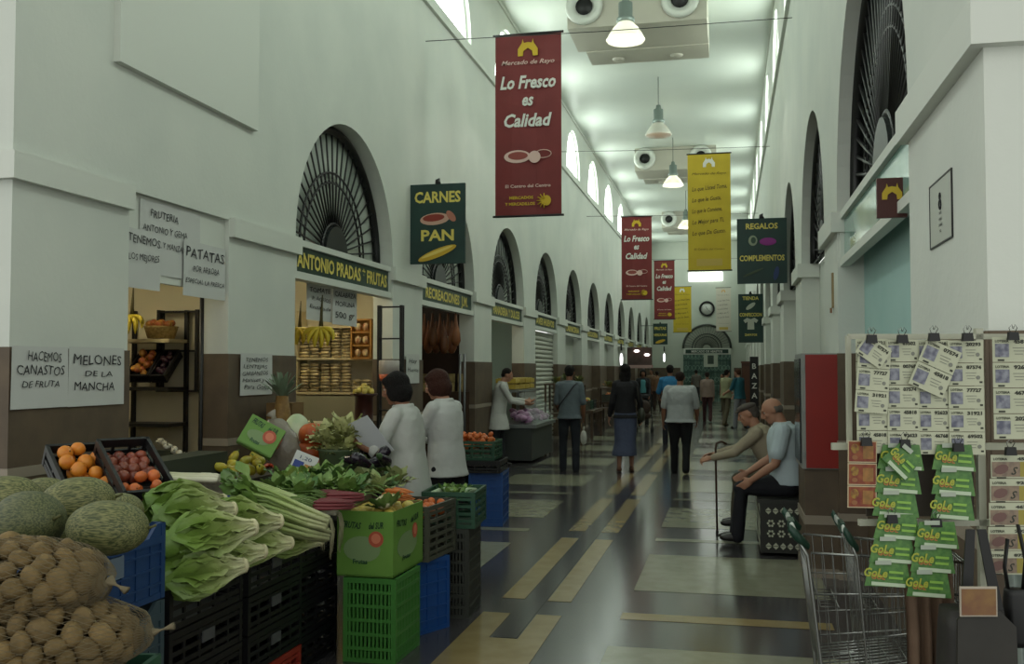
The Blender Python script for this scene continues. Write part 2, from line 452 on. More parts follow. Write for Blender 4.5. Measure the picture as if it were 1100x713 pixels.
mb = MB(); mb.bx(-gr, gr, -.08, 0, zg-.32, zg, TRIMW); mb.bx(-gr*.9, gr*.9, -.1, -.08, zg-.26, zg-.06, GREENB); mb.text('MERCADO DE ABASTOS', WHITE, fr((0, -.105, zg-.22), 'F'), .16, gr*1.3, bold=.02); mb.build('sign_band', e)
mb = MB(); mb.bx(-gr, gr, -.03, 0, 0, zg-.32, M('35524a', .5, '6d8b80', 3., stretch=None)); mb.build('door_leaf', e)
mb = MB()
for k in range(15): x = -gr+.05+k*(2*gr-.1)/14; mb.bx(x-.012, x+.012, -.06, -.03, 0, zg-.34, M('2c4a40', .5))
for z in (.9, 1.5, 2.1):
    mb.bx(-gr, gr, -.06, -.03, z, z+.04, M('2c4a40', .5))
    for k in range(12):
        cx = -gr+.15+k*(2*gr-.3)/11; mb.tube([(cx+.08*math.cos(q*PI/5), -.06, z+.25+.12*math.sin(q*PI/5)) for q in range(11)], .014, M('7fa092', .5), 4)
mb.build('door_bars', e)
mb = MB(); q0, q1 = Py(756, 394, YE), Py(771, 382, YE); mb.bx(q0.x-gc, q1.x-gc, -.09, -.06, q0.z, q1.z+.1, M('b9c0b2', .5)); mb.bx(q0.x-gc+.2, q1.x-gc-.2, -.1, -.09, q0.z+.15, q1.z+.02, M('3b4a40', .5)); mb.build('notice', e)
c = Py(759.5, 331.5, YE)
e = empty('wall_clock', (c.x, YE, c.z-.4), 'round wall clock with thick black rim above the end gate', 'clock')
mb = MB(); X = fr((0, -.05, .4), 'F'); mb.tube([X @ Vector((.35*math.cos(q*PI/12), .35*math.sin(q*PI/12), 0)) for q in range(25)], .055, BLACK, 6); mb.build('rim', e)
mb = MB(); mb.lathe([(.34, 0), (.34, .03)], M('c9ccc4', .5), 24, fr((0, 0, .4), 'F')); mb.build('dial', e)
mb = MB(); mb.box((0, .07, .04), (.02, .16, .01), BLACK, X @ Matrix.Rotation(.5, 4, 'Z')); mb.box((0, .1, .04), (.015, .22, .01), BLACK, X @ Matrix.Rotation(-2.4, 4, 'Z')); mb.build('hands', e)
# high bright window in the end wall
a, b = Py(740, 302, YE-.1), Py(776, 292, YE-.1)
w_ = MB(); w_.bx(a.x, b.x, YE-.06, YE-.03, a.z, b.z, M('ffffff', .5, emit=3.)); struct(w_.build('window_%d' % nw)); nw += 1
# ------------------------------------------------------------ world, camera
W = bpy.data.worlds.new('World'); sc.world = W; W.use_nodes = True
bg = W.node_tree.nodes['Background']; bg.inputs[0].default_value = (.93, .96, .90, 1); bg.inputs[1].default_value = .95
cd = bpy.data.cameras.new('Camera'); cam = bpy.data.objects.new('Camera', cd); C.objects.link(cam)
cd.sensor_width = 36; cd.lens = 36*F/1100; cam.location = (0, 0, EY)
cam.rotation_euler = (PI/2+PIT, 0, TH); cd.clip_start = .05; cd.clip_end = 200
sc.camera = cam
sc.view_settings.view_transform = 'Standard'; sc.view_settings.look = 'None'; sc.view_settings.gamma = 1
sc.view_settings.use_curve_mapping = False; sc.view_settings.exposure = .28
# ------------------------------------------------------------ lamps, air units, banners
XM = -1.52
GAL = M('a9ada4', .35, metal=.6); LAMPG = M('fff6e4', .4, emit=7.); SHADE = M('c3c8be', .3, trans=.3)
def lamp(y, zb, on, label):
    e = empty('pendant_lamp', (XM, y, zb), label, 'lamp', 'pendant lamps along the ceiling')
    b = MB(); b.lathe([(.29, 0), (.3, .02), (.26, .1), (.2, .2), (.13, .27), (.12, .3)], SHADE, 24); b.build('lamp_shade', e)
    b = MB(); b.lathe([(.0, .01), (.27, .012), (.27, .03), (.0, .03)], LAMPG if on else M('d9b89a', .4, emit=.8), 24); b.build('diffuser', e)
    b = MB(); b.lathe([(.12, .28), (.14, .3), (.14, .36), (.11, .38), (.11, .6), (.06, .62), (.05, .7)], M('7e8a84', .4, metal=.5), 16); b.build('housing', e)
    b = MB(); b.tube([(0, 0, .7), (0, 0, ZT-zb)], .012, M('6d736c', .4), 6); b.build('rod', e)
    if on:
        l = bpy.data.lights.new('lamp_light', 'SPOT'); l.energy = 60; l.spot_size = 2.4; l.shadow_soft_size = .25; l.color = (1, .95, .85)
        lo = bpy.data.objects.new('lamp_light', l); C.objects.link(lo); lo.location = (XM, y, zb-.05)
lamp(15.1, 6.72, True, 'large lit pendant lamp in front of the nearest air unit')
lamp(22.4, 6.95, False, 'dim pendant lamp on a long rod between the first two air units')
lamp(28.4, 6.9, True, 'lit pendant lamp just behind the yellow banner edge, third from front')
lamp(37., 6.9, True, 'farthest lit pendant lamp, near the far air unit')
DUCT = M('b3b0a2', .55, 'bab7a9', 1.)
def unit(y, label):
    e = empty('air_unit', (XM, y, 7.62), label, 'air conditioning unit', 'white air units under the ceiling')
    b = MB(); b.bx(-1.2, 1.2, 0, 1.3, 0, .68, DUCT); b.bx(-1.05, 1.2, 1.3, 2.1, -.02, .68, DUCT); b.build('casing', e)
    for x in (-.9, .75):
        X = fr((x, 0, .36), 'F')
        b = MB(); b.lathe([(.31, 0), (.33, .04), (.3, .1), (.25, .12), (.2, .06), (.17, .02)], TRIMW, 24, X); nz = b.build('nozzle', e)
        b = MB(); b.lathe([(.0, .035), (.15, .035), (.15, .05), (.0, .05)], BLACK, 16, X); b.build('nozzle_core', nz)
    b = MB()
    for x in (-.5, .6): b.ball((x, 1.8, -.02), (.12, .12, .05), DUCT)
    b.build('drain_cap', e)
unit(16.9, 'nearest big beige air unit with two round nozzles at top of hall')
unit(29.6, 'middle beige air unit with round nozzles, partly behind the yellow banner')
unit(41.8, 'farthest small beige air unit under the ceiling')
CABLE = M('2c2e2c', .5)
def wire(y, z0, z1, label):
    mb = MB(); mb.tube([(XL, y-.3, z0), ((XL+XR)/2, y, (z0+z1)/2-.02), (XR, y+.3, z1)], .006, CABLE, 5)
    tag(mb.build('banner_cable'), label, 'cable', 'cables across the hall')
REDB = M('6e1f1e', .6, '752322', 3.); YELB = M('b8a018', .6, 'c0a81e', 3.); PINKW = M('d8b8ae', .6); GOLD = M('c9a820', .6)
def banner_red(u0, u1, v0, v1, y, label):
    a, b = Py(u0, v0, y), Py(u1, v0, y); z1 = a.z; z0 = Py(u0, v1, y).z; w = b.x-a.x; h = z1-z0
    e = empty('hanging_banner', ((a.x+b.x)/2, y, z0), label, 'banner', 'red market banners')
    mb = MB()
    n = 8
    for i in range(n):
        x0, x1 = -w/2+w*i/n, -w/2+w*(i+1)/n; f = lambda x: .012*math.sin(x*9)
        mb.add([(x0, f(x0), 0), (x1, f(x1), 0), (x1, f(x1), h), (x0, f(x0), h), (x0, f(x0)+.004, 0), (x1, f(x1)+.004, 0), (x1, f(x1)+.004, h), (x0, f(x0)+.004, h)], [(0, 1, 2, 3), (5, 4, 7, 6)], REDB)
    mb.build('cloth', e)
    for q_ in (0, h): mb = MB(); mb.tube([(-w/2-.03, 0, q_), (w/2+.03, 0, q_)], .017, DKM, 6); mb.build('rod', e)
    mb = MB(); X = lambda zz: fr((0, -.018, h*zz), 'F')
    logo(mb, GOLD, X(.915), w*.3)
    mb.text('Mercado de Rayo', PINKW, X(.832), .085, w*.8, shear=.3, bold=.01)
    mb.text('Lo Fresco', WHITE, X(.7), h*.098, w*.84, shear=.25, bold=.03); mb.text('es', WHITE, X(.605), h*.095, w*.17, shear=.25, bold=.03); mb.text('Calidad', WHITE, X(.49), h*.098, w*.72, shear=.25, bold=.03)
    # ham and bread drawing
    el = lambda cx, cy, rx, ry: [(cx+rx*math.cos(i*PI/10), cy+ry*math.sin(i*PI/10)) for i in range(20)]
    mb.prism(el(-w*.16, 0, w*.2, h*.035), .003, PINKW, X(.325)); mb.prism(el(-w*.15, h*.004, w*.15, h*.022), .005, M('8c4038', .6), X(.325))
    mb.prism(el(w*.1, 0, w*.09, h*.033), .006, PINKW, X(.32)); mb.tube([X(.335) @ Vector((w*.23+w*.12*math.cos(q*PI/8), h*.022*math.sin(q*PI/8), 0)) for q in range(17)], .006, PINKW, 4)
    mb.text('El Centro del Centro', PINKW, X(.155), .06, w*.68, bold=.02)
    mb.text('MERCADOS', GOLD, X(.092) @ T(-w*.1, 0, 0), .055, w*.36, bold=.03); mb.text('Y MERCADILLOS', GOLD, X(.058) @ T(-w*.12, 0, 0), .055, w*.45, bold=.03)
    for k in range(7):
        an = -PI/2+PI*k/6+PI; c_ = Vector((w*.24, 0, 0)); d_ = Vector((math.cos(an), math.sin(an), 0))
        mb.tube([X(.08) @ (c_+d_*.02), X(.08) @ (c_+d_*.1)], [.014, .006], GOLD, 5)
    mb.prism(el(w*.28, 0, .06, .07), .004, GOLD, X(.08))
    mb.build('print', e)
def banner_yellow(u0, u1, v0, v1, y, label, col=None, ink=None, grp='yellow market banners'):
    a, b = Py(u0, v0, y), Py(u1, v0, y); z1 = a.z; z0 = Py(u0, v1, y).z; w = b.x-a.x; h = z1-z0
    e = empty('hanging_banner', ((a.x+b.x)/2, y, z0), label, 'banner', grp)
    mb = MB(); mb.bx(-w/2, w/2, -.003, .003, 0, h, col or YELB); mb.build('cloth', e)
    for q_ in (0, h): mb = MB(); mb.tube([(-w/2-.02, 0, q_), (w/2+.02, 0, q_)], .015, DKM, 6); mb.build('rod', e)
    ik = ink or M('4f4210', .7); mb = MB(); X = lambda zz: fr((0, -.006, h*zz), 'F')
    logo(mb, WHITE if not ink else M('c9a36a', .6), X(.92), w*.28)
    mb.text('Mercado de Rayo', ik, X(.82), .07, w*.8, shear=.3)
    for k, tx in enumerate(('Lo que Usted Toma,', 'Lo que le Gusta,', 'Lo que le Conviene,', 'Lo Mejor para Ti,', 'Lo que Da Gusto.')):
        mb.text(tx, ik, X(.68-.095*k) @ T(-w*.4, 0, 0) @ Matrix.Rotation(.08, 4, 'Z'), h*.05, w*(.82, .68, .7, .74, .78)[k], shear=.3, bold=.015, align='LEFT')
    mb.text('El Centro del Centro', ik, X(.175), .055, w*.7); mb.box((0, h*.07, 0), (w*.6, h*.06, .002), M('b9a04a', .6), X(.0))
    mb.build('print', e)
banner_red(532, 603, 39, 233, 13., 'large nearest red Lo Fresco es Calidad banner hanging over the left side')
banner_red(667.5, 700, 233, 322, 28.6, 'second red banner, hanging halfway down the hall')
banner_red(702.5, 724.5, 280, 343, 41., 'smallest and farthest red banner, beside a yellow one')
banner_yellow(738.5, 784.5, 166, 291, 20.4, 'big yellow banner with slanting handwriting hanging mid hall')
banner_yellow(723, 742.5, 308, 357, 47.5, 'small far yellow banner beside the farthest red banner')
banner_yellow(769, 785, 309, 356, 50., 'pale whitish far banner hanging right of the wall clock', M('c4beb0', .7), M('7d7a74', .7), 'pale market banners')
wire(13.02, 6.12, 6.28, 'cable carrying the nearest red banner'); wire(20.42, 6.2, 6.22, 'cable carrying the big yellow banner'); wire(28.62, 6.1, 6.12, 'cable carrying the second red banner'); wire(41.02, 6.2, 6.2, 'cable carrying the farthest red banner')
# thin hanger lines
DG = M('12302c', .5, '163a33', 3.)
def hang_sign(u0, u1, v0, v1, y, words, pics, label, side):
    a, b = Py(u0, v0, y), Py(u1, v0, y); z1 = a.z; z0 = Py(u0, v1, y).z; w = b.x-a.x; h = z1-z0
    e = empty('hanging_sign', ((a.x+b.x)/2, y, z0), label, 'sign', 'dark green projecting signs')
    mb = MB(); mb.bx(-w/2, w/2, -.02, .02, 0, h, DG); mb.build('board', e)
    mb = MB(); s = -1 if side == 'L' else 1
    mb.tube([(s*w/2, 0, h*.9), ((XL if s < 0 else XR)-(a.x+b.x)/2, 0, h*.9)], .012, DKM, 6); mb.tube([(0, 0, h), (0, 0, h+.04), (.02, 0, h+.04)], .04, DKM, 8); mb.build('bracket', e)
    mb = MB()
    for tx, zz, hh, ww in words: mb.text(tx, YEL, fr((0, -.023, h*zz), 'F'), h*hh, w*ww, bold=.03)
    mb.build('lettering', e)
    mb = MB()
    for q_, (pts, zz, col) in enumerate(pics): mb.prism([(p[0]*w, p[1]*h) for p in pts], .002, col, fr((0, -.0215-.003*q_, h*zz), 'F'))
    mb.build('picture', e)
def ell(cx, cy, rx, ry, rot=0, n=18): return [(cx+rx*math.cos(2*PI*i/n)*math.cos(rot)-ry*math.sin(2*PI*i/n)*math.sin(rot), cy+rx*math.cos(2*PI*i/n)*math.sin(rot)+ry*math.sin(2*PI*i/n)*math.cos(rot)) for i in range(n)]
hang_sign(441.5, 500, 199, 284, 12.1, [('CARNES', .77, .19, .84), ('PAN', .29, .19, .6)],
    [(ell(-.05, 0, .27, .075, .05), .56, M('c9a08c', .6)), (ell(-.07, .01, .2, .045, .05), .565, M('8a2f20', .6)), (ell(.25, .02, .1, .05, -.6), .57, M('b0705c', .6)), (ell(0, 0, .36, .055, .25), .13, M('cda72e', .6)), (ell(0, .01, .3, .02, .25), .135, M('e6cf6a', .6))],
    'dark green CARNES PAN sign projecting from the left wall', 'L')
hang_sign(791.5, 845, 235.5, 305, 15.3, [('REGALOS', .84, .12, .64), ('COMPLEMENTOS', .35, .12, .9)],
    [(ell(-.18, 0, .09, .08), .66, M('8f9a80', .6)), (ell(-.17, 0, .05, .05), .665, M('3a5040', .6)), (ell(.12, -.01, .17, .06), .65, M('8a2880', .6)), (ell(-.18, 0, .22, .02, .3), .17, M('3c4a34', .6)), (ell(.28, 0, .05, .11, -.3), .15, M('2a3a66', .6))],
    'dark green REGALOS COMPLEMENTOS sign projecting on the right', 'R')
SHIRT = [(-.22, .03), (-.3, .09), (-.15, .14), (0, .11), (.15, .14), (.3, .09), (.22, .03), (.13, .06), (.14, -.1), (-.14, -.1), (-.13, .06)]
hang_sign(793, 819.5, 316, 368, 26.6, [('TIENDA', .88, .1, .66), ('CONFECCION', .54, .1, .9), ('ZAPATOS', .14, .06, .5)],
    [(ell(0, 0, .2, .05, .3), .75, M('b8bcae', .6)), (SHIRT, .37, M('b8bcae', .6))],
    'smaller dark green sign with white shirt picture at far right', 'R')
hang_sign(701.5, 717, 347.5, 370, 46., [('FRUTAS', .7, .2, .8), ('VERDURAS', .4, .16, .9)], [(ell(0, 0, .35, .07, .2), .15, M('cda72e', .6))],
    'tiny farthest dark green sign on the left wall', 'L')
# ============================================================ PART 2: the fruit stall
def Pd(u, v, zc): return Vector((0, 0, EY))+ray(u, v)*zc
def gradmat(stops, axis=0, lo=0., hi=1., rough=.5, nz=.15, ns=14., bump=.3, bs=40., vary=.12):
    m = bpy.data.materials.new('mat_gradient'); m.use_nodes = True; nt = m.node_tree; b = nt.nodes['Principled BSDF']
    tc = nt.nodes.new('ShaderNodeTexCoord'); sx = nt.nodes.new('ShaderNodeSeparateXYZ'); nt.links.new(tc.outputs['Object'], sx.inputs[0])
    mr = nt.nodes.new('ShaderNodeMapRange'); mr.inputs['From Min'].default_value = lo; mr.inputs['From Max'].default_value = hi
    nt.links.new(sx.outputs[axis], mr.inputs['Value'])
    n = nt.nodes.new('ShaderNodeTexNoise'); n.inputs['Scale'].default_value = ns; nt.links.new(tc.outputs['Object'], n.inputs['Vector'])
    ma = nt.nodes.new('ShaderNodeMath'); ma.operation = 'MULTIPLY_ADD'; ma.inputs[1].default_value = nz*2; ma.inputs[2].default_value = -nz
    nt.links.new(n.outputs['Fac'], ma.inputs[0]); ad = nt.nodes.new('ShaderNodeMath'); nt.links.new(ma.outputs[0], ad.inputs[0]); nt.links.new(mr.outputs[0], ad.inputs[1])
    r = nt.nodes.new('ShaderNodeValToRGB'); el = r.color_ramp.elements
    el[0].position, el[0].color = stops[0][0], rgb(stops[0][1]); el[1].position, el[1].color = stops[-1][0], rgb(stops[-1][1])
    for p, c in stops[1:-1]: q = el.new(p); q.color = rgb(c)
    nt.links.new(ad.outputs[0], r.inputs['Fac'])
    oi = nt.nodes.new('ShaderNodeObjectInfo'); hs = nt.nodes.new('ShaderNodeHueSaturation'); m2 = nt.nodes.new('ShaderNodeMapRange')
    m2.inputs['To Min'].default_value = 1-vary; m2.inputs['To Max'].default_value = 1+vary
    nt.links.new(oi.outputs['Random'], m2.inputs['Value']); nt.links.new(m2.outputs[0], hs.inputs['Value']); nt.links.new(r.outputs['Color'], hs.inputs['Color'])
    nt.links.new(hs.outputs['Color'], b.inputs['Base Color']); b.inputs['Roughness'].default_value = rough
    if bump:
        n2 = nt.nodes.new('ShaderNodeTexNoise'); n2.inputs['Scale'].default_value = bs; nt.links.new(tc.outputs['Object'], n2.inputs['Vector'])
        bp = nt.nodes.new('ShaderNodeBump'); bp.inputs['Strength'].default_value = bump; bp.inputs['Distance'].default_value = .01
        nt.links.new(n2.outputs['Fac'], bp.inputs['Height']); nt.links.new(bp.outputs['Normal'], b.inputs['Normal'])
    return m
PL = {'blue': M('1f3b63', .45, spec=.4), 'greyblue': M('35454c', .5), 'black': M('121214', .45), 'green': M('3f7a34', .45), 'dkgreen': M('1f4a34', .5),
      'brightblue': M('1b4a8c', .45), 'grey': M('4c4e42', .55), 'dkgrey': M('33362f', .55), 'red': M('8a2b1e', .5)}
def crate_mesh(w, d, h, mat, style='solid', dip=False):
    mb = MB(); t = .012
    mb.bx(-w/2+.01, w/2-.01, -d/2+.01, d/2-.01, 0, .012, mat)
    sides = [((0, -d/2, 0), 0, w), ((w/2, 0, 0), PI/2, d), ((0, d/2, 0), PI, w), ((-w/2, 0, 0), -PI/2, d)]
    for o, rz, L in sides:
        X = Matrix.Translation(o) @ Matrix.Rotation(rz, 4, 'Z')   # local x along the wall, -y outward
        top = h-.05 if dip else h
        mb.bx(-L/2, L/2, -.004, .014, top-.03, top-.001, mat, X); mb.bx(-L/2, L/2, 0, .014, 0, .025, mat, X)
        if dip:
            for s in (-1, 1): mb.prism([(s*L/2, top-.03), (s*L/2, h), (s*(L/2-.05), h), (s*(L/2-.11), top-.002), (s*(L/2-.11), top-.03)][::s], .014, mat, X @ Matrix(((1, 0, 0, 0), (0, 0, 1, 0), (0, 1, 0, 0), (0, 0, 0, 1))))
        nb = max(2, int(round(h/.075)))
        if style == 'solid':
            mb.bx(-L/2+.004, L/2-.004, .006, .012, .02, top-.02, mat, X)
            for k in range(1, nb): mb.bx(-L/2, L/2, -.002, .01, top*k/nb-.004, top*k/nb+.004, mat, X)
            nv = max(3, int(L/.09))
            for k in range(1, nv): mb.bx(-L/2+L*k/nv-.004, -L/2+L*k/nv+.004, -.0, .01, .02, top-.02, mat, X)
        elif style == 'slots':
            nv = max(4, int(L/.024))
            for k in range(nv+1):
                x = -L/2+.012+(L-.024)*k/nv; mb.bx(x-.006, x+.006, 0, .01, .02, top-.02, mat, X)
            for k in range(1, nb): mb.bx(-L/2, L/2, -.004, .012, top*k/nb-.009, top*k/nb+.009, mat, X)
        else:   # 'bars': open horizontal bars
            nb = max(3, int(round(h/.05)))
            for k in range(1, nb): mb.bx(-L/2, L/2, 0, .012, top*k/nb-.010, top*k/nb+.010, mat, X)
            nv = max(3, int(L/.12))
            for k in range(1, nv): mb.bx(-L/2+L*k/nv-.008, -L/2+L*k/nv+.008, .002, .012, .02, top-.02, mat, X)
        mb.bx(-L/2-.002, -L/2+.025, -.003, .015, 0, h-.002 if dip else top-.002, mat, X); mb.bx(L/2-.025, L/2+.002, -.0025, .0145, 0, h-.003 if dip else top-.003, mat, X)
    return mb
CM = {}
def crate(x, y, z, rz, w, d, h, col, style, label, group=None, name='plastic_crate', dip=False, rot=None, tagm=None):
    k = (w, d, h, col, style, dip)
    if k not in CM:
        o = crate_mesh(w, d, h, PL[col], style, dip).build(name); CM[k] = o.data
    else:
        o = bpy.data.objects.new(name, CM[k]); C.objects.link(o)
    o.location = (x, y, z); o.rotation_euler = rot or (0, 0, rz)
    tag(o, label, 'crate', group)
    if tagm:
        m = MB(); m.bx(-.05, .05, -.006, 0, h*.45, h*.72, tagm, Matrix.Translation((w/2, 0, 0)) @ Matrix.Rotation(PI/2, 4, 'Z')); m.build('crate_label', o)
    return o
def put(proto, first, loc, rot=None, scale=None, label=None, group=None):
    """first=True moves the prototype itself"""
    if first:
        proto.location = loc
        if rot: proto.rotation_euler = rot
        if scale: proto.scale = (scale,)*3
        if label: tag(proto, label, None, group)
        return proto
    return dup(proto, loc, rot=rot, scale=scale, label=label, group=group)
class Kind:
    """a prototype used first, then copied"""
    def __init__(s, make): s.make = make; s.p = None
    def at(s, loc, rot=(0, 0, 0), scale=1., label=None, cat=None, group=None):
        if s.p is None: s.p = s.make(); o = s.p
        else:
            o = dup(s.p)
            if 'group' in o and not group: del o['group']
        o.location = loc; o.rotation_euler = rot; o.scale = (scale,)*3
        return tag(o, label, cat, group)
def rr(a=PI): return (R.uniform(-a, a), R.uniform(-a, a), R.uniform(-a, a))
# ---- stacks of crates along the aisle
for k, z in enumerate((.13, .435, .74)):
    crate(-2.47, 3.27, z, 0, .5, .66, .3, 'blue' if k == 2 else 'greyblue', 'solid',
          ['lowest blue grey crate of the near stack under the melons', 'blue grey crate in the middle of the near stack, right of the potato bags', 'dark blue crate full of melons, top of the near stack'][k], dip=True, tagm=M('5c6a78', .6) if k == 2 else None)
pb = MB()
WOOD = M('7d6846', .7, '8b7450', 6.)
for y in (-.55, -.28, 0, .28, .55): pb.bx(-1.05, .25, y-.05, y+.05, .10, .12, WOOD)
for x in (-1.0, -.4, .2): pb.bx(x-.05, x+.05, -.6, .6, 0, .10, WOOD)
tag(pb.build('wooden_pallet', loc=(-2.5, 3.4, 0)), 'low wooden pallet under the near blue crates', 'pallet')
for k, (x, y) in enumerate(((-2.99, 3.27), (-3.0, 3.82))):
    for j in range(3):
        crate(x, y, (.13, .435, .74)[j], 0, .5, .5, .3, 'blue', 'solid', ['dark blue crate left of the melon crate in second row', 'dark blue crate behind the melons, towards the wall'][k]+[', lowest', ', middle', ', topmost'][j], dip=False)
for j in range(4):
    crate(-2.5, 4.0, .19*j, 0, .5, .62, .185, 'black', 'bars', 'black slatted crate under the lettuces, %s of its stack' % ['lowest', 'second from floor', 'third from floor', 'topmost'][j], tagm=M('4a4c4c', .6))
for j in range(4):
    if j == 0: crate(-2.5, 4.67, 0, 0, .5, .6, .185, 'red', 'bars', 'red crate on the floor at the bottom of black crate stack')
    else: crate(-2.5, 4.67, .19*j, 0, .5, .6, .185, 'black', 'bars', 'black crate above the red crate, %s' % ['', 'directly on it', 'middle one', 'topmost one'][j], tagm=M('4a4c4c', .6))
for j in range(4):
    crate(-2.52, 5.28, .19*j, 0, .46, .56, .185, 'black', 'bars', 'black crate left of the green crate, %s' % ['on the floor', 'second up', 'third up', 'topmost'][j])
# ---- display counter against the wall
DT = M('3a3328', .7, '443b2e', 4.)
e = empty('display_counter', (-3.4, 5.4, 0), 'dark counter along the wall holding the heaped vegetables', 'counter')
mb = MB(); mb.bx(-.55, .62, -1.3, .2, .84, .88, DT); mb.bx(-.55, 1.07, .2, .95, .84, .88, DT); mb.bx(-.55, .1, .95, 2.75, .84, .88, DT); mb.build('counter_top', e)
mb = MB(); mb.bx(-.5, .55, -1.25, .9, 0.02, .84, M('221e18', .8)); mb.bx(-.5, .05, .9, 2.7, .02, .84, M('221e18', .8)); mb.build('counter_body', e)
TZ = .88
# ---- green cardboard box and crates at the aisle end
CB = M('5f8a36', .55, '6a953f', 3.); CBI = M('8a734c', .8)
def leafy_box(loc, rz, w, d, h, label, writing=True, rot=None):
    e = empty('cardboard_box', loc, label, 'box', None, rz, rot)
    mb = MB(); t = .008
    for (x0, x1, y0, y1) in ((-w/2, w/2, -d/2, -d/2+t), (-w/2, w/2, d/2-t, d/2), (-w/2, -w/2+t, -d/2+t, d/2-t), (w/2-t, w/2, -d/2+t, d/2-t)): mb.bx(x0, x1, y0, y1, 0, h, CB)
    mb.bx(-w/2, w/2, -d/2, d/2, 0, .01, CB)
    for (x0, x1, y0, y1) in ((-w/2+t, w/2-t, -d/2+t, -d/2+t+.003), (-w/2+t, w/2-t, d/2-t-.003, d/2-t), (-w/2+t, -w/2+t+.003, -d/2+t, d/2-t), (w/2-t-.003, w/2-t, -d/2+t, d/2-t)): mb.bx(x0, x1, y0, y1, .01, h-.002, CBI)
    mb.build('box_body', e)
    if writing:
        mb = MB()
        for X, L in ((fr((0, -d/2-.002, 0), 'F'), w), (Matrix.Translation((w/2+.002, 0, 0)) @ Matrix(((0, 0, 1, 0), (1, 0, 0, 0), (0, 1, 0, 0), (0, 0, 0, 1))), d)):
            mb.text('FRUTAS', M('173a22', .6), X @ T(-L*.24, h*.74, 0) @ Matrix.Rotation(-.08, 4, 'Z'), .05, L*.34, shear=.3, bold=.03)
            mb.text('del SUR', M('173a22', .6), X @ T(L*.2, h*.74, 0) @ Matrix.Rotation(.08, 4, 'Z'), .05, L*.26, shear=.3, bold=.03)
            mb.prism(ell(-L*.05, h*.42, L*.33, h*.2, 0), .0006, M('7a9464', .6), X)
            mb.prism(ell(L*.2, h*.58, .045, .045), .002, M('b3553c', .6), X); mb.prism(ell(L*.2, h*.59, .028, .028), .003, M('cf7a5c', .6), X)
            mb.text('Frutas', M('1d4a2a', .6), X @ T(-L*.08, h*.2, 0.001), .035, L*.26, bold=.04)
        mb.build('print', e)
    mb = MB()
    for s in (-1, 1): mb.box((0, s*(d/2-.055), h-.015), (w-.03, .1, .004), CBI, Matrix.Rotation(0, 4, 'X'))
    return e
leafy_box((-2.025, 5.60, .475), -.02, .34, .52, .37, 'green printed cardboard box holding pale yellow fruit, on the bright green crate')
crate(-1.99, 5.53, 0, -.02, .31, .42, .473, 'green', 'slots', 'bright green slotted crate on the floor under the cardboard box')
crate(-2.02, 6.07, 0, -.45, .36, .4, .46, 'brightblue', 'solid', 'bright blue crate standing on the floor, right of the bright green crate')
crate(-1.98, 6.13, .462, -.1, .36, .46, .34, 'grey', 'bars', 'grey brown crate with mandarins on the bright blue crate')
crate(-1.86, 6.58, 0, .05, .3, .4, .59, 'dkgrey', 'slots', 'tall dark grey crate on the floor at the aisle end of the row')
crate(-1.86, 6.62, .592, .08, .36, .46, .24, 'dkgreen', 'bars', 'dark green crate with pale greens on the tall dark grey crate')
# ---- fruit kinds
FRM = {'orange': M('c9741c', .45, 'd08628', 30., .1, 90, vary=.15), 'yellow': M('c7b04a', .5, 'cbb860', 12., .05, 60, vary=.12), 'mandarin': M('c2602a', .45, 'c86c34', 30., .1, 90, vary=.15),
       'apple': M('a5432c', .35, 'b98a3a', 8., vary=.2), 'tomato': M('6a281c', .3, '8a4a34', 9., vary=.3), 'plum': M('3a1f2c', .35, vary=.2)}
STEM = M('4a4a22', .7)
def fruit_kind(nm, mat, r, sq=(1, 1, .92), cat='fruit'):
    def make():
        mb = MB(); mb.ball((0, 0, 0), (r*sq[0], r*sq[1], r*sq[2]), FRM[mat], 14, 9, ns=.05, nf=2)
        mb.lathe([(.0, r*sq[2]*1.0), (r*.12, r*sq[2]*.99), (r*.05, r*sq[2]*1.07)], STEM, 6)
        o = mb.build(nm); o['category'] = cat; return o
    return Kind(make)
def pile(kind, cx, cy, z, w, d, r, n, label, group, rz=0., layers=2, M_=None):
    pts = []; tries = 0
    while len(pts) < n and tries < 4000:
        tries += 1
        x, y = R.uniform(-w/2+r, w/2-r), R.uniform(-d/2+r, d/2-r)
        zz = z+r
        ok = True
        for q in sorted(pts, key=lambda q: q[2]):
            dd = (x-q[0])**2+(y-q[1])**2
            if dd < (1.7*r)**2: zz = max(zz, q[2]+math.sqrt(max((1.85*r)**2-dd, 0)))
        if zz > z+r*(1+1.6*(layers-1)): continue
        pts.append((x, y, zz))
    for p in pts:
        if M_: loc = M_ @ Vector(p)
        else: loc = Vector((cx+p[0]*math.cos(rz)-p[1]*math.sin(rz), cy+p[0]*math.sin(rz)+p[1]*math.cos(rz), p[2]))
        kind.at(loc, rr(), R.uniform(.9, 1.06), label, None, group)
ORG = fruit_kind('orange', 'orange', .042); MAN = fruit_kind('mandarin', 'mandarin', .032, (1, 1, .82)); YFR = fruit_kind('yellow_pear', 'yellow', .034, (1, 1, 1.2))
APP = fruit_kind('apple', 'apple', .036); TOM = fruit_kind('tomato', 'tomato', .034, (1, 1, .8), 'vegetable'); PLU = fruit_kind('plum', 'plum', .028)
fb = MB(); fb.bx(-.14, .14, -.22, .22, 0, .02, CBI)   # packing board in the box
tag(fb.build('packing_board', loc=(-2.025, 5.6, .763)), 'brown board inside the green box beneath the fruit', 'board')
pile(YFR, -2.025, 5.6, .785, .3, .46, .034, 22, 'pale yellow pear in the green cardboard box', 'pears in the green box', layers=1)
pile(MAN, -1.98, 6.13, .70, .32, .42, .032, 34, 'small mandarin in the grey brown crate on the aisle end', 'mandarins in the grey brown crate', -.1)
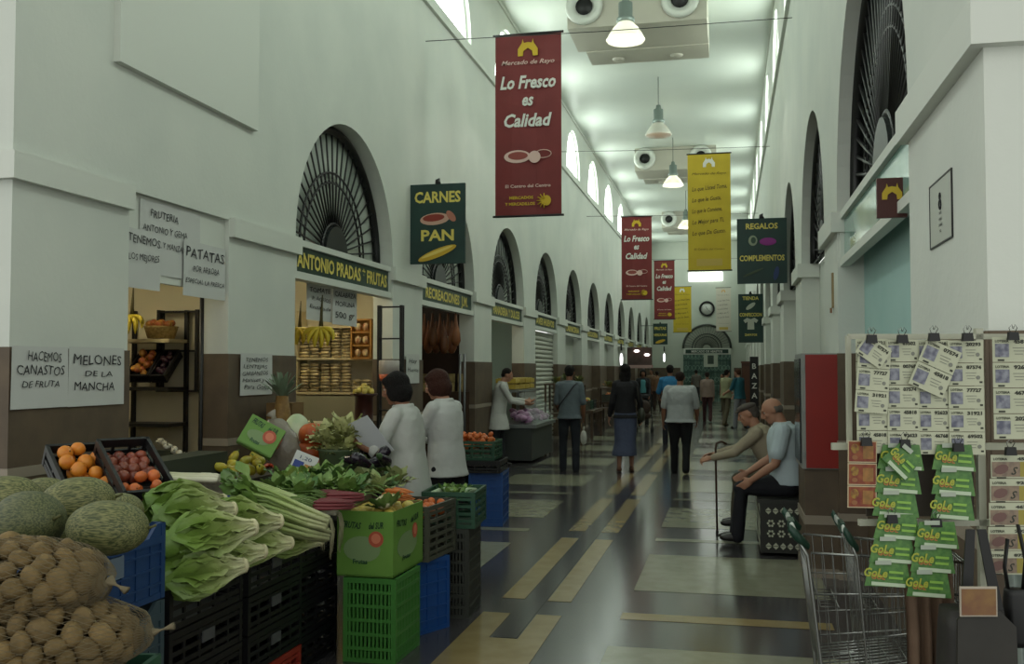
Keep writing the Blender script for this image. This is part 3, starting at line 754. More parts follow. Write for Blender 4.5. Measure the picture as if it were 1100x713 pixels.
# tilted black fruit crates against the wall
for j, (u, v, zc) in enumerate(((90, 512, 5.1), (145, 506, 5.1))):
    rot = (.55, 0, .95); Rm = Euler(rot).to_matrix().to_4x4()
    c = Pd(u, v, zc); base = c-(Rm @ Vector((0, 0, .07)))
    crate(base.x, base.y, base.z, 0, .27, .46, .12, 'black', 'bars', ['tilted black crate holding big yellow orange fruit, above the melons', 'tilted black crate with small tomatoes and mandarins, beside the orange crate'][j], rot=rot)
    M_ = Matrix.Translation(base) @ Rm
    if j == 0: pile(ORG, 0, 0, .02, .25, .42, .042, 17, 'yellow orange fruit in the left tilted black crate', 'oranges in the left tilted crate', M_=M_)
    else:
        pile(TOM, 0, 0, .02, .24, .26, .026, 24, 'small dark red tomato in the upper half of the right tilted crate', 'tomatoes in the right tilted crate', M_=M_ @ T(0, .08, 0), layers=1)
        pile(MAN, 0, 0, .02, .24, .16, .034, 8, 'orange mandarin at the lower end of the right tilted crate', 'mandarins in the right tilted crate', M_=M_ @ T(0, -.14, 0))
    r_ = MB(); r_.bx(-.14, .14, -.08, .2, 0, max(.02, base.z-.9), M('1d1b17', .7)); o = r_.build('crate_riser', loc=(base.x, base.y, TZ)); o.rotation_euler = (0, 0, .55); tag(o, ['dark block propping up the orange crate', 'dark block propping up the tomato crate'][j], 'block')
# ---- melons
def melon():
    mm = bpy.data.materials.new('mat_melon'); mm.use_nodes = True; nt = mm.node_tree; b = nt.nodes['Principled BSDF']; b.inputs['Roughness'].default_value = .6
    tc = nt.nodes.new('ShaderNodeTexCoord'); mp = nt.nodes.new('ShaderNodeMapping'); mp.inputs['Scale'].default_value = (.16, 1, 1)
    nt.links.new(tc.outputs['Object'], mp.inputs[0])
    n = nt.nodes.new('ShaderNodeTexNoise'); n.inputs['Scale'].default_value = 190; n.inputs['Detail'].default_value = 3; nt.links.new(mp.outputs[0], n.inputs['Vector'])
    r = nt.nodes.new('ShaderNodeValToRGB'); r.color_ramp.elements[0].position = .38; r.color_ramp.elements[1].position = .62
    r.color_ramp.elements[0].color = rgb('38421f'); r.color_ramp.elements[1].color = rgb('8a8855'); nt.links.new(n.outputs['Fac'], r.inputs[0])
    oi = nt.nodes.new('ShaderNodeObjectInfo'); mx = nt.nodes.new('ShaderNodeMix'); mx.data_type = 'RGBA'; mx.inputs[7].default_value = rgb('2c3820')
    ma = nt.nodes.new('ShaderNodeMath'); ma.operation = 'MULTIPLY'; ma.inputs[1].default_value = .7; nt.links.new(oi.outputs['Random'], ma.inputs[0]); nt.links.new(ma.outputs[0], mx.inputs[0])
    nt.links.new(r.outputs[0], mx.inputs[6]); nt.links.new(mx.outputs[2], b.inputs['Base Color'])
    bp = nt.nodes.new('ShaderNodeBump'); bp.inputs['Strength'].default_value = .5; bp.inputs['Distance'].default_value = .004; nt.links.new(n.outputs['Fac'], bp.inputs['Height']); nt.links.new(bp.outputs[0], b.inputs['Normal'])
    mb = MB(); mb.ball((0, 0, 0), (.155, .108, .104), mm, 28, 18, ns=.03, nf=1.5); 
    o = mb.build('melon'); o['category'] = 'melon'
    s = MB(); s.tube([(.15, 0, 0), (.165, 0, .003), (.18, .004, .01)], [.008, .005, .006], STEM, 6); s.build('stem', o); return o
MEL = Kind(melon)
for u, v, z, rz, sc_, lab in ((116, 563, 1.11, .25, .9, 'netted pale green melon at the front right of the melon heap'), (30, 556, 1.12, -.35, 1.02, 'dark striped green melon at the left front of the heap'),
    (84, 534, 1.14, .5, .9, 'smooth grey green melon behind the netted front melon'), (46, 531, 1.10, .0, .85, 'melon half hidden behind the dark striped melon'), (8, 533, 1.12, .3, .95, 'melon at the far left edge of the heap'),
    (131, 545, 1.07, -.5, .72, 'small dark green melon right behind the netted front melon'), (72, 580, 1.02, .2, .7, 'melon low in front between the two big melons'), (8, 580, 1.02, .6, .8, 'melon at the lower left edge, just above the potato net')):
    MEL.at(Pz(u, v+4, z), (R.uniform(-.1, .1), R.uniform(-.15, .15), rz), sc_, lab, 'melon')
# ---- potatoes in net bags
def potato():
    mb = MB(); mb.ball((0, 0, 0), (.040, .031, .029), M('64522f', .8, '7c6640', 18., .2, 60, vary=.25), 14, 9, ns=.18, nf=1.6)
    o = mb.build('potato'); o['category'] = 'potato'; return o
POT = Kind(potato)
NET = M('6b6048', .75)
def netbag(c, ax, rz, lab, plab, grp, n, seed, knot):
    X = Matrix.Translation(c) @ Matrix.Rotation(rz, 4, 'Z')
    pts = []
    for i in range(n):
        t = (i+.5)/n; th = math.acos(1-2*t); a = i*2.39996
        d = Vector((math.sin(th)*math.cos(a), math.sin(th)*math.sin(a), math.cos(th)))
        q = .80+.04*noise.noise(d*2+Vector((seed, 0, 0)))
        p = Vector((d.x*ax[0]*q, d.y*ax[1]*q, d.z*ax[2]*q))
        if p.z < -ax[2]*.62: p.z = -ax[2]*.62
        POT.at(X @ p, rr(), R.uniform(.85, 1.2), plab, 'potato', grp)
    # net skin: lattice strands over a lumpy shell
    e = empty('net_bag', c, lab, 'bag', None, rz)
    mb = MB()
    def sh(th, a):
        d = Vector((math.sin(th)*math.cos(a), math.sin(th)*math.sin(a), math.cos(th)))
        q = 1.+.05*noise.noise(d*2+Vector((seed, 0, 0)))
        p = Vector((d.x*ax[0]*q, d.y*ax[1]*q, d.z*ax[2]*q)); p.z = max(p.z, -ax[2]*.86); return p
    # poles along x: swap
    def shx(th, a):
        d = Vector((math.cos(th), math.sin(th)*math.cos(a), math.sin(th)*math.sin(a)))
        q = 1.0+.05*noise.noise(d*3+Vector((seed, 0, 0)))
        p = Vector((d.x*ax[0]*q, d.y*ax[1]*q, d.z*ax[2]*q)); p.z = max(p.z, -ax[2]*.86)
        return p
    K = 44
    for k in range(K):
        for s in (-1, 1):
            mb.tube([shx(.12+(PI-.24)*j/20, 2*PI*k/K+s*j*.11) for j in range(21)], .0009, NET, 3, caps=False)
    mb.build('net', e)
    mb = MB(); kx = Vector(knot)
    p0 = Vector((math.copysign(ax[0]*.97, kx.x), 0, 0))
    mb.tube([p0, p0+kx*.4, p0+kx*.55, p0+kx], [.03, .007, .005, .02], NET, 8, flat=.6); mb.build('tied_end', e)
b1, b2 = Pd(18, 622, 3.05), Pd(44, 684, 3.0)
netbag(b2, (.33, .22, .125), .35, 'lower net sack of potatoes in the near left corner', 'potato inside the lower net sack', 'potatoes in the lower sack', 100, 1., (.07, 0, .02))
netbag(b1, (.30, .21, .13), .15, 'upper net sack of potatoes lying on another sack', 'potato inside the upper net sack', 'potatoes in the upper sack', 95, 5., (.06, .0, -.03))
zb = b2.z-.125*.86
for j, nm in enumerate(('lowest teal crate under the potato sacks', 'teal crate directly under the potato sacks')):
    crate(b2.x-.03, b2.y-.0, (zb/2)*j, .2, .62, .44, zb/2-.004, 'dkgreen', 'solid', nm)
# ---- leaves
def leaf(mb, m, X, L, W, stem=.12, curl=.3, ruf=.015, nx=10, ny=6, droop=0., seed=0., cup=.25):
    vs = []
    for i in range(nx+1):
        t = i/nx; w = W*(stem+(1-stem)*math.sin(PI*min(1, (t*.93+.02))**1.5))*(1 if t < .97 else .8)/2
        for j in range(ny+1):
            s = -1+2*j/ny
            x = L*(t-.06*abs(s)**2*t); y = w*s
            z = curl*L*(t**2)*-.5*droop+cup*w*abs(s)**1.6+ruf*abs(s)**2*math.sin(t*22+seed*7+s*3)*min(1, t*3)+.006*noise.noise(Vector((t*6, s*3, seed)))
            vs.append((x, y, z))
    fs = [(i*(ny+1)+j, (i+1)*(ny+1)+j, (i+1)*(ny+1)+j+1, i*(ny+1)+j+1) for i in range(nx) for j in range(ny)]
    mb.add(vs, fs, m, True, X)
ROM = gradmat([(0., 'c4c49c'), (.3, '9cab68'), (.6, '75903f'), (1., '587a30')], 0, .02, .42, .45, .1, 10., .35, 45.)
def romaine():
    mb = MB()
    for k in range(18):
        a = k*2.399; lay = k/18
        rad = .045*(1-lay*.6)
        X = Matrix.Rotation(a, 4, 'X') @ T(0, 0, rad*.6) @ Matrix.Rotation(-.10*(1-lay), 4, 'Y') @ Matrix.Rotation(PI, 4, 'X')
        leaf(mb, ROM, X, .38-.05*lay+.02*math.sin(k), .215, .3, ruf=.012, seed=k, cup=.55, droop=-.12)
    mb.ball((.0, 0, 0), (.02, .036, .036), M('c9c39c', .6), 10, 6)
    o = mb.build('romaine_lettuce'); o['category'] = 'lettuce'; return o
RM = Kind(romaine)
def aim(p, q, roll=0.):
    d = (q-p).normalized(); return (Matrix.Rotation(0, 3, 'X') @ d.to_track_quat('X', 'Z').to_matrix() @ Matrix.Rotation(roll, 3, 'X')).to_euler()
for (u0, v0, c0), (u1, v1, c1), s_, lab in (
    (((262, 607, 4.25), (178, 622, 4.05), 1.0, 'lowest front romaine lettuce at the bottom left of the green heap')),
    (((283, 592, 4.5), (200, 600, 4.3), 1.0, 'romaine lettuce in bottom row, second from the front')),
    (((312, 583, 4.8), (230, 585, 4.6), .95, 'romaine lettuce in bottom row, third from front, cut end showing')),
    (((272, 566, 4.35), (182, 584, 4.1), 1.12, 'big romaine lettuce in the middle of the heap front')),
    (((300, 560, 4.65), (205, 560, 4.4), 1.05, 'romaine lettuce in the middle row, just behind the big one')),
    (((250, 547, 4.4), (160, 557, 4.15), 1.02, 'loose curly romaine lettuce topmost at the front of the heap')),
    (((240, 538, 4.7), (165, 541, 4.5), 1.0, 'romaine lettuce lying behind the topmost one')),
    (((345, 580, 5.1), (260, 575, 4.9), .9, 'romaine lettuce farthest right in the bottom row'))):
    p, q = Pd(u0, v0, c0), Pd(u1, v1, c1)
    RM.at(p, aim(p, q, R.uniform(-1, 1)), s_*.98, lab, 'lettuce')
CEL = gradmat([(0., 'bcbf94'), (.45, '94a562'), (.8, '6a863e'), (1., '48682e')], 0, 0, .5, .4, .08, 20., .2, 60.)
def celery():
    mb = MB()
    for k in range(13):
        a = k*2.399; r = .012*math.sqrt(k); y, z = r*math.cos(a), r*math.sin(a)
        mb.tube([(0, y*.7, z*.7), (.12, y, z), (.3, y*1.5, z*1.3+.01), (.42, y*2., z*1.8-.01)], [.012, .013, .009, .005], CEL, 7, flat=.8)
    for k in range(14):
        X = T(.36+R.uniform(-.05, .06), R.uniform(-.05, .05), R.uniform(-.03, .04)) @ Euler((R.uniform(-1, 1), R.uniform(-.5, .5), R.uniform(-.9, .9))).to_matrix().to_4x4()
        leaf(mb, CEL, X, .12, .07, .2, ruf=.01, nx=5, ny=4, seed=k)
    o = mb.build('celery_bunch'); o['category'] = 'celery'; return o
CE = Kind(celery)
for (a, b, lab) in (((352, 562, 4.9), (262, 533, 4.9), 'celery bunch with cut end pointing right, front of the celery row'), ((340, 546, 5.2), (250, 524, 5.1), 'celery bunch lying on top, right behind the front one'), ((352, 575, 4.95), (290, 560, 4.8), 'celery bunch low at right above the black crates')):
    p, q = Pd(*a), Pd(*b); CE.at(p, aim(p, q, R.uniform(-1, 1)), 1.05, lab, 'celery')
LEEK = gradmat([(0., 'e0ddc6'), (.5, 'd2d4b0'), (.75, '9fb07a'), (1., '4e6e44')], 0, 0, .6, .4, .04, 20., .1, 60.)
def leek():
    mb = MB(); mb.tube([(0, 0, 0), (.02, 0, 0), (.25, 0, .004), (.36, 0, .01)], [.012, .017, .015, .014], LEEK, 9)
    for s in (-1, 0, 1): leaf(mb, LEEK, T(.33, 0, .008) @ Matrix.Rotation(s*.16, 4, 'Z'), .26, .045, .5, ruf=.002, nx=7, ny=3, seed=s, droop=.5)
    for k in range(6): mb.tube([(0, 0, 0), (-.02, .012*math.sin(k*2), .01*math.cos(k*2)), (-.04, .02*math.sin(k*2), -.01+.01*math.cos(k*2))], .0012, LEEK, 3)
    o = mb.build('leek'); o['category'] = 'leek'; return o
LK = Kind(leek)
for k in range(9):
    p = Pz(236+R.uniform(-8, 8), 510+k*1.6-(k > 4)*7, TZ+.02+.03*(k % 3)); q = p+Vector((-.5, -.12+R.uniform(-.06, .06), .01))
    LK.at(p, aim(p, q, R.uniform(-1, 1)), 1., 'long white leek in the row behind the lettuces', 'leek', 'leeks behind the lettuces')
# spring onions with hanging roots
def spring_onion():
    mb = MB()
    for k in range(7):
        a = k*.9; y, z = .012*math.cos(a), .012*math.sin(a)
        mb.tube([(0, y, z), (.015, y, z), (.06, y, z), (.3, y*1.8, z*1.6)], [.006, .010, .006, .004], LEEK, 6)
        for j in range(4):
            s = R.uniform(-1, 1); mb.tube([(0, y, z), (-.02, y+.01*s, z-.015), (-.035, y+.02*s, z-.07), (-.03, y+.02*s, z-R.uniform(.12, .22))], .0013, M('b9b592', .7), 3)
    o = mb.build('spring_onions'); o['category'] = 'onions'; return o
SO = Kind(spring_onion)
for k, (u, v, zc, lab) in enumerate(((352, 556, 5.35, 'spring onion bunch with long roots hanging over the black crates'), (362, 550, 5.6, 'spring onion bunch beside the green cardboard box'), (345, 548, 5.45, 'spring onion bunch lying behind the one with hanging roots'))):
    p = Pd(u, v, zc); q = p+Vector((-.4, .05*k-.02, .02)); SO.at(p, aim(p, q), 1., lab, 'onions')
# low greens (parsley, spinach) and chard, cauliflowers
GRN = gradmat([(0., '7d9a50'), (.5, '4c7434'), (1., '3a622c')], 0, 0, .16, .5, .2, 30., .3, 60., .2)
def greens(nm, mat, n, L, W):
    def make():
        mb = MB()
        for k in range(n):
            a = R.uniform(0, 2*PI); el_ = R.uniform(.15, 1.3)
            X = T(R.uniform(-.04, .04), R.uniform(-.04, .04), .0) @ Matrix.Rotation(a, 4, 'Z') @ Matrix.Rotation(-el_, 4, 'Y')
            leaf(mb, mat, X, L*R.uniform(.7, 1.1), W, .15, ruf=.008, nx=6, ny=4, seed=k, droop=.8)
        o = mb.build(nm); o['category'] = 'greens'; return o
    return Kind(make)
GR = greens('leafy_greens', GRN, 34, .15, .07)
gpos = [(300, 532), (322, 535), (342, 530), (312, 522), (365, 522), (335, 520), (352, 516), (372, 530)]
for k, (u, v) in enumerate(gpos):
    GR.at(Pz(u, v, TZ+.06), (0, 0, k), 1., 'bunch of dark leafy greens spread in front of the orange fruit', 'greens', 'dark green bunches')
SPN = greens('spinach_bunch', gradmat([(0., 'a9b27a'), (.4, '5d8440'), (1., '446e34')], 0, 0, .2, .45, .15, 20., .3, 50., .2), 30, .2, .1)
for k, (u, v) in enumerate(((392, 520), (408, 528), (425, 520), (380, 512), (405, 510), (430, 510))):
    SPN.at(Pz(u, v, TZ+.02), (0, 0, k*1.3), .75, 'large leafy bunch in the greens heap between the woman and the green box', 'greens', 'greens beside the cauliflowers')
def cauli():
    mb = MB(); CW = M('cfc9a0', .7, 'd8d3b0', 20., .3, 60)
    mb.ball((0, 0, .03), (.055, .055, .035), CW, 14, 8)
    for k in range(40):
        a = k*2.399; t = math.sqrt(k/40); mb.ball((.055*t*math.cos(a), .055*t*math.sin(a), .05+.02*(1-t*t)), .013, CW, 6, 4)
    o = mb.build('cauliflower'); o['category'] = 'cauliflower'
    m2 = MB()
    for k in range(11): leaf(m2, GRN, Matrix.Rotation(k*.6, 4, 'Z') @ T(.03, 0, .0) @ Matrix.Rotation(-.45-.25*(k % 2), 4, 'Y'), .11, .07, .4, ruf=.008, nx=6, ny=4, seed=k, droop=-.5)
    m2.build('outer_leaves', o); return o
CA = Kind(cauli)
for (u, v, lab) in ((387, 503, 'cauliflower nestled in leaves, left of the pair near the white coat'), (409, 507, 'cauliflower in green leaves right beside the white coat'), (416, 545, 'cauliflower low behind the green box')):
    CA.at(Pz(u, v, TZ+.07 if v < 530 else TZ-.02), (0.2, .3, R.uniform(0, 6)), .95, lab, 'cauliflower')
# red chard / radishes, carrots
def roots_bunch(nm, col, L, rad, n):
    def make():
        mb = MB(); m = M(col, .5, vary=.1)
        for k in range(n):
            y = (k-n/2)*rad*1.6; z = rad+(k % 3)*rad*1.5
            mb.tube([(0, y, z), (.02, y, z), (L*.6, y*.8, z), (L, y*.5, z*.9)], [rad*.5, rad, rad*.8, .002], m, 8)
            mb.tube([(0, y, z), (-.08, y*.8, z+.02), (-.16, y*1.2, z+.02)], [.003, .004, .002], M('5f7a3a', .6), 5)
        o = mb.build(nm); o['category'] = 'vegetable'; return o
    return Kind(make)
RC = roots_bunch('red_chard_stalks', '6a2228', .2, .010, 11); CR = roots_bunch('carrot_bunch', 'b8672a', .18, .014, 7)
for k, (u, v, lab) in enumerate(((340, 546, 'bunch of dark red stalks left behind the green box'), (352, 538, 'second bunch of dark red stalks, just behind the first'), (335, 536, 'third bunch of red stalks, farthest back'))):
    p = Pz(u, v, TZ+.05); RC.at(p, (0, 0, .15+k*.1), 1., lab, 'vegetable')
p = Pz(418, 536, TZ+.0); CR.at(p, (0, 0, -.4), 1., 'bunch of orange carrots behind the green box', 'carrots')
# oranges and lemons loose on the counter
for k in range(15):
    u = R.uniform(296, 350); v = 522-(u-296)*.28+R.uniform(-6, 4)
    ORG.at(Pz(u, v, TZ+.06+R.uniform(0, .04)), rr(), .95, 'yellow orange fruit loose on the counter around the price card', 'fruit', 'oranges below the price card')
# peppers
def pepper():
    mb = MB(); vs = []
    prof = [(.0, 0), (.025, .005), (.036, .03), (.034, .06), (.026, .09), (.012, .105), (0, .102)]
    mb.lathe(prof, M('b8a02c', .3, 'a8aa3a', 9., vary=.25), 12); mb.tube([(0, 0, .1), (.004, 0, .125)], .006, M('5f7a3a', .6), 6)
    o = mb.build('pepper'); o['category'] = 'pepper'; return o
PE = Kind(pepper)
for k in range(16):
    u, v = R.uniform(240, 286), R.uniform(494, 508); PE.at(Pz(u, v, TZ+.03+R.uniform(0, .04)), rr(), 1., 'yellow green pepper heaped behind the leeks', 'pepper', 'peppers behind the leeks')
PE2 = Kind(lambda: (lambda mb: (mb.lathe([(.0, 0), (.012, .004), (.018, .03), (.012, .1), (0, .14)], M('a8402a', .35, vary=.15), 10), tag(mb.build('red_pepper'), None, 'pepper'))[1])(MB()))
for k in range(5): PE2.at(Pz(R.uniform(284, 298), R.uniform(492, 502), TZ+.02), (1.57, 0, R.uniform(0, 3)), 1., 'long red pepper beside the yellow peppers', 'pepper', 'red peppers')
# aubergines / dark veg
def auber():
    mb = MB(); mb.lathe([(0, -.09), (.03, -.08), (.042, -.045), (.036, .0), (.024, .05), (.016, .08), (0, .085)], M('1b1220', .18), 14); o = mb.build('aubergine'); o['category'] = 'aubergine'
    s = MB(); s.lathe([(.022, .06), (.02, .08), (.006, .1), (.005, .115)], M('3f5a34', .6), 8); s.build('stem', o); return o
AU = Kind(auber)
for k in range(9): AU.at(Pz(R.uniform(377, 412), R.uniform(478, 497), TZ+.16+R.uniform(-.04, .04)), rr(), 1., 'glossy dark aubergine in front of the white coat', 'aubergine', 'aubergines beside the white coat')
# pumpkins
def pumpkin():
    mb = MB(); n, k = 32, 14; vs = []
    for i in range(k+1):
        th = PI*i/k
        for j in range(n):
            a = 2*PI*j/n; q = 1-.08*abs(math.sin(a*5))**.6 if 0 < i < k else 1
            rr_ = .12*math.sin(th)*q; vs.append((rr_*math.cos(a), rr_*math.sin(a), .1*math.cos(th)*(1-.15*math.cos(th)**2)))
    fs = [(i*n+j, (i+1)*n+j, (i+1)*n+(j+1) % n, i*n+(j+1) % n) for i in range(k) for j in range(n)]
    mb.add(vs, fs, M('a34a1e', .45, 'b55a28', 7., vary=.15), True); o = mb.build('pumpkin'); o['category'] = 'pumpkin'
    s = MB(); s.tube([(0, 0, .08), (.005, 0, .1), (.02, 0, .12)], [.014, .01, .012], STEM, 6); s.build('stem', o); return o
PK = Kind(pumpkin)
for (u, v, zc, s_, lab) in ((336, 467, 7.1, .95, 'upper orange pumpkin of the stacked pair by the celery leaves'), (334, 486, 7.1, 1.0, 'lower orange pumpkin of the stacked pair by the celery leaves'), (336, 503, 7.0, .8, 'dark red pumpkin below the stacked pair')):
    PK.at(Pd(u, v, zc), (.3, .2, u), s_, lab, 'pumpkin')
mb = MB(); mb.ball((0, 0, 0), (.1, .1, .16), M('9fb58a', .5, 'c9d2b4', 4.), 18, 12, ns=.06)
tag(mb.build('chinese_cabbage', loc=Pd(319, 468, 7.15)), 'pale green oval cabbage standing left of the pumpkins', 'cabbage')
# celery leaf bunches standing in a pot
PLT = greens('yellow_leaf_celery', gradmat([(0., 'c0c288'), (.5, '9ea858'), (1., 'b5b468')], 0, 0, .2, .5, .2, 30., .3, 60., .15), 90, .13, .045)
for k, (u, v) in enumerate(((358, 478), (372, 470), (366, 488))):
    PLT.at(Pd(u, v, 6.85), (0, 0, k), 1.45, 'yellow green leafy celery tops spilling right of the pumpkins', 'celery', 'celery tops by the pumpkins')
mb = MB(); mb.lathe([(.09, 0), (.12, .02), (.14, .2), (.15, .21)], M('3f4f34', .6, '4d5d3e', 5.), 16); tag(mb.build('green_tub', loc=Pd(364, 515, 6.8)), 'dark green tub holding the celery tops', 'tub')
# tilted green box with plastic bag
leafy_box(Pd(272, 484, 6.6), 0, .25, .08, .21, 'small bright green carton tilted against the wall above the peppers', True, rot=(-.3, .5, .35))
mb = MB(); mb.ball((0, 0, 0), (.12, .09, .2), M('6e675c', .25, '857d70', 6., .4, 20), 18, 12, ns=.2, nf=2.5); mb.tube([(0, 0, .18), (.01, 0, .22), (.0, 0, .25)], [.03, .015, .04], M('8d8678', .3), 8)
o = mb.build('plastic_sack', loc=Pd(303, 480, 6.8)); o.rotation_euler = (0, -.35, 0); tag(o, 'grey brown shiny plastic sack leaning beside the tilted green carton', 'sack')
# price cards
def price_card(p, w, h, rz, tilt, lab):
    e = empty('price_card', p, lab, 'price card', None, 0, (-.25, tilt, rz))
    mb = MB(); mb.bx(-w/2, w/2, -.002, .002, 0, h, PAPER); mb.build('card', e)
    mb = MB(); mb.bx(-w*.42, w*.0, -.004, -.002, h*.12, h*.55, M('2a3f86', .6)); mb.bx(w*.05, w*.4, -.004, -.002, h*.1, h*.5, M('b07a3c', .6)); mb.text('1,20', M('22305c', .6), fr((0, -.004, h*.66), 'F'), h*.25, w*.5); mb.build('print', e)
    mb = MB(); mb.tube([(0, .004, 0), (0, .004, -.1)], .003, DKM, 5); mb.build('stake', e)
price_card(Pd(322, 508, 6.2), .15, .13, .35, .4, 'white price card with blue and orange squares near the pumpkins')
price_card(Pd(254, 536, 5.3), .11, .11, .3, -.1, 'white price card with blue and orange squares behind the lettuces')
# pale greens in dark green crate
for k in range(6):
    GR.at((-1.86+R.uniform(-.1, .1), 6.62+R.uniform(-.15, .15), .78), (0, 0, k), .6, 'small bunch of greens inside the dark green aisle crate', 'greens', 'greens in the dark green crate')
mb = MB(); 
CU = Kind(lambda: tag((lambda m: (m.tube([(-.11, 0, 0), (-.1, 0, 0), (0, 0, .01), (.1, 0, 0), (.11, 0, 0)], [.008, .022, .026, .022, .008], M('9fb592', .4, 'b4c4a4', 8., vary=.1), 10), m.build('courgette'))[1])(MB()), None, 'courgette'))
for k in range(6): CU.at((-1.86+.05*(k-2.5)/1.2, 6.6, .80+.01*(k % 2)), (0, 0, 1.3+R.uniform(-.2, .2)), .9, 'pale courgette in the dark green aisle crate', 'courgette', 'pale courgettes')
# ---- crates beyond the women
base = Pz(515, 566, 0)
bx_, by_ = base.x-.1, base.y+.25
crate(bx_+.12, by_+.1, 0, .1, .36, .55, .56, 'brightblue', 'solid', 'tall blue crate beyond the women, right of a green one')
crate(bx_-.32, by_-.05, 0, .05, .42, .5, .56, 'dkgreen', 'slots', 'dark green crate standing beyond the women')
crate(bx_-.1, by_, .562, .05, .8, .5, .13, 'black', 'bars', 'flat black crate under the far heap of oranges')
crate(bx_-.12, by_, .694, .05, .72, .46, .2, 'dkgreen', 'bars', 'green crate heaped with orange fruit beyond the women')
pile(MAN, bx_-.12, by_, .80, .66, .4, .036, 70, 'orange fruit heaped in the green crate beyond the women', 'oranges beyond the women', .05, 3)
crate(-2.2, 7.65, 0, .1, .45, .4, .45, 'black', 'bars', 'black crate on the floor behind the woman with short reddish hair')
# ============================================================ PART 3: shops, papers, stands
def paper(u0, u1, v0, v1, X, lines, lab, wob=.004, name='paper_notice', tilt=0., d='L'):
    a, b = Px(u0, v0, X), Px(u1, v0, X); zb = Px(u0, v1, X).z; w = abs(b.y-a.y); h = a.z-zb
    e = empty(name, (X, (a.y+b.y)/2, zb), lab, 'notice', None, 0, (tilt, 0, 0))
    mb = MB(); n = 8; vs = []
    for i in range(n+1):
        for z in (0, h*.5, h): vs.append((wob*math.sin(i*1.7+z*5)+.002, -w/2+w*i/n, z))
    m = len(vs); vs += [(x-.001, y, z) for x, y, z in vs]
    fs = [(i*3+j, (i+1)*3+j, (i+1)*3+j+1, i*3+j+1) for i in range(n) for j in range(2)]
    mb.add(vs, fs+[tuple(m+q for q in f)[::-1] for f in fs], PAPER, True); mb.build('sheet', e)
    mb = MB()
    for tx, fx, fz, hh, ww, sh in lines:
        mb.text(tx, INK, fr((wob+.005, -w/2+w*fx, h*fz), 'L', R.uniform(-.03, .03)), h*hh, w*ww, shear=sh, bold=.0, jit=.06*h*hh)
    mb.build('handwriting', e)
paper(12, 73, 371, 440, XL+.022, [('HACEMOS', .56, .76, .22, .6, .1), ('CANASTOS', .5, .54, .22, .84, .1), ('DE FRUTA', .5, .34, .15, .66, .2)], 'left white paper on the brown wainscot, handwritten HACEMOS CANASTOS')
paper(73.5, 133, 372, 437, XL+.022, [('MELONES', .5, .7, .24, .86, .05), ('DE LA', .52, .5, .13, .5, .05), ('MANCHA', .45, .26, .2, .72, .05)], 'right white paper on the brown wainscot, handwritten MELONES DE LA MANCHA')
paper(258, 292, 379, 425, XL+.022, [('TENEMOS', .5, .8, .14, .7, .2), ('LENTEJAS', .45, .64, .13, .75, .2), ('GARBANZOS', .45, .48, .13, .8, .2), ('Manises y', .4, .32, .13, .7, .2), ('Para Gofio', .5, .14, .15, .8, .2)], 'small handwritten paper list on the second brown pier')
paper(150, 215, 212, 292, XL-.034, [('FRUTERIA', .38, .78, .15, .45, .1), ('ANTONIO Y GEMA', .4, .58, .13, .72, .1), ('CAUDAL Y MANZANO', .42, .38, .12, .76, .1)], 'upper middle handwritten FRUTERIA sheet above the first stall opening')
paper(136, 172, 243, 308, XL-.022, [('TENEMOS', .5, .76, .2, .95, .05), ('LOS MEJORES', .5, .48, .16, .92, .1)], 'left handwritten TENEMOS sheet above the first stall opening')
paper(197, 242, 257, 317, XL-.022, [('PATATAS', .5, .7, .26, .9, .05), ('POR ARROBA', .52, .46, .16, .62, .1), ('ESPECIAL LA FRESCA', .5, .24, .12, .92, .2)], 'right handwritten PATATAS sheet above the first stall opening')
paper(329, 357, 301, 343, XL-.16, [('TOMATE', .5, .74, .18, .8, .1), ('P. AGRIOS', .55, .52, .15, .7, .1), ('Ensalada', .5, .3, .14, .8, .2)], 'grey handwritten sheet hanging left under the ANTONIO PRADAS sign')
paper(357, 383, 305, 348, XL-.14, [('CALABAZA', .5, .72, .18, .85, .1), ('MORUNA', .5, .48, .18, .8, .1), ('500 gr', .5, .18, .22, .8, .0)], 'brighter handwritten sheet hanging right under the ANTONIO PRADAS sign')
paper(436, 450, 380, 412, XL+.022, [('Hay', .5, .7, .2, .6, .1), ('Huevos', .5, .4, .2, .8, .1)], 'narrow white sheet on the pier behind the two women')
# ---- shop lamps: fluorescent battens on the shop ceilings
TUBE = M('fff2d0', .4, emit=42.)
def batten(x, y, z, L, lab):
    e = empty('ceiling_batten', (x, y, z), lab, 'lamp', 'fluorescent lamps inside the stalls')
    mb = MB(); mb.bx(-.04, .04, -L/2, L/2, 0, .05, TRIMW); mb.build('housing', e)
    mb = MB(); mb.tube([(0, -L/2+.03, -.02), (0, L/2-.03, -.02)], .018, TUBE, 8); mb.build('tube', e)
batten(-5.2, 6.9, 2.8, 1.2, 'fluorescent tube lamp inside the first stall opening'); batten(-5.2, 10.3, 2.8, 1.2, 'fluorescent tube lamp inside the ANTONIO PRADAS fruit stall'); batten(-4.9, 11.2, 2.8, .6, 'short fluorescent tube lamp above the packet shelves')
batten(-5.2, 14.4, 2.82, .3, 'short tube lamp inside the brown ham shop'); batten(-5.0, 18.2, 2.82, .8, 'tube lamp above the counter with purple packages')
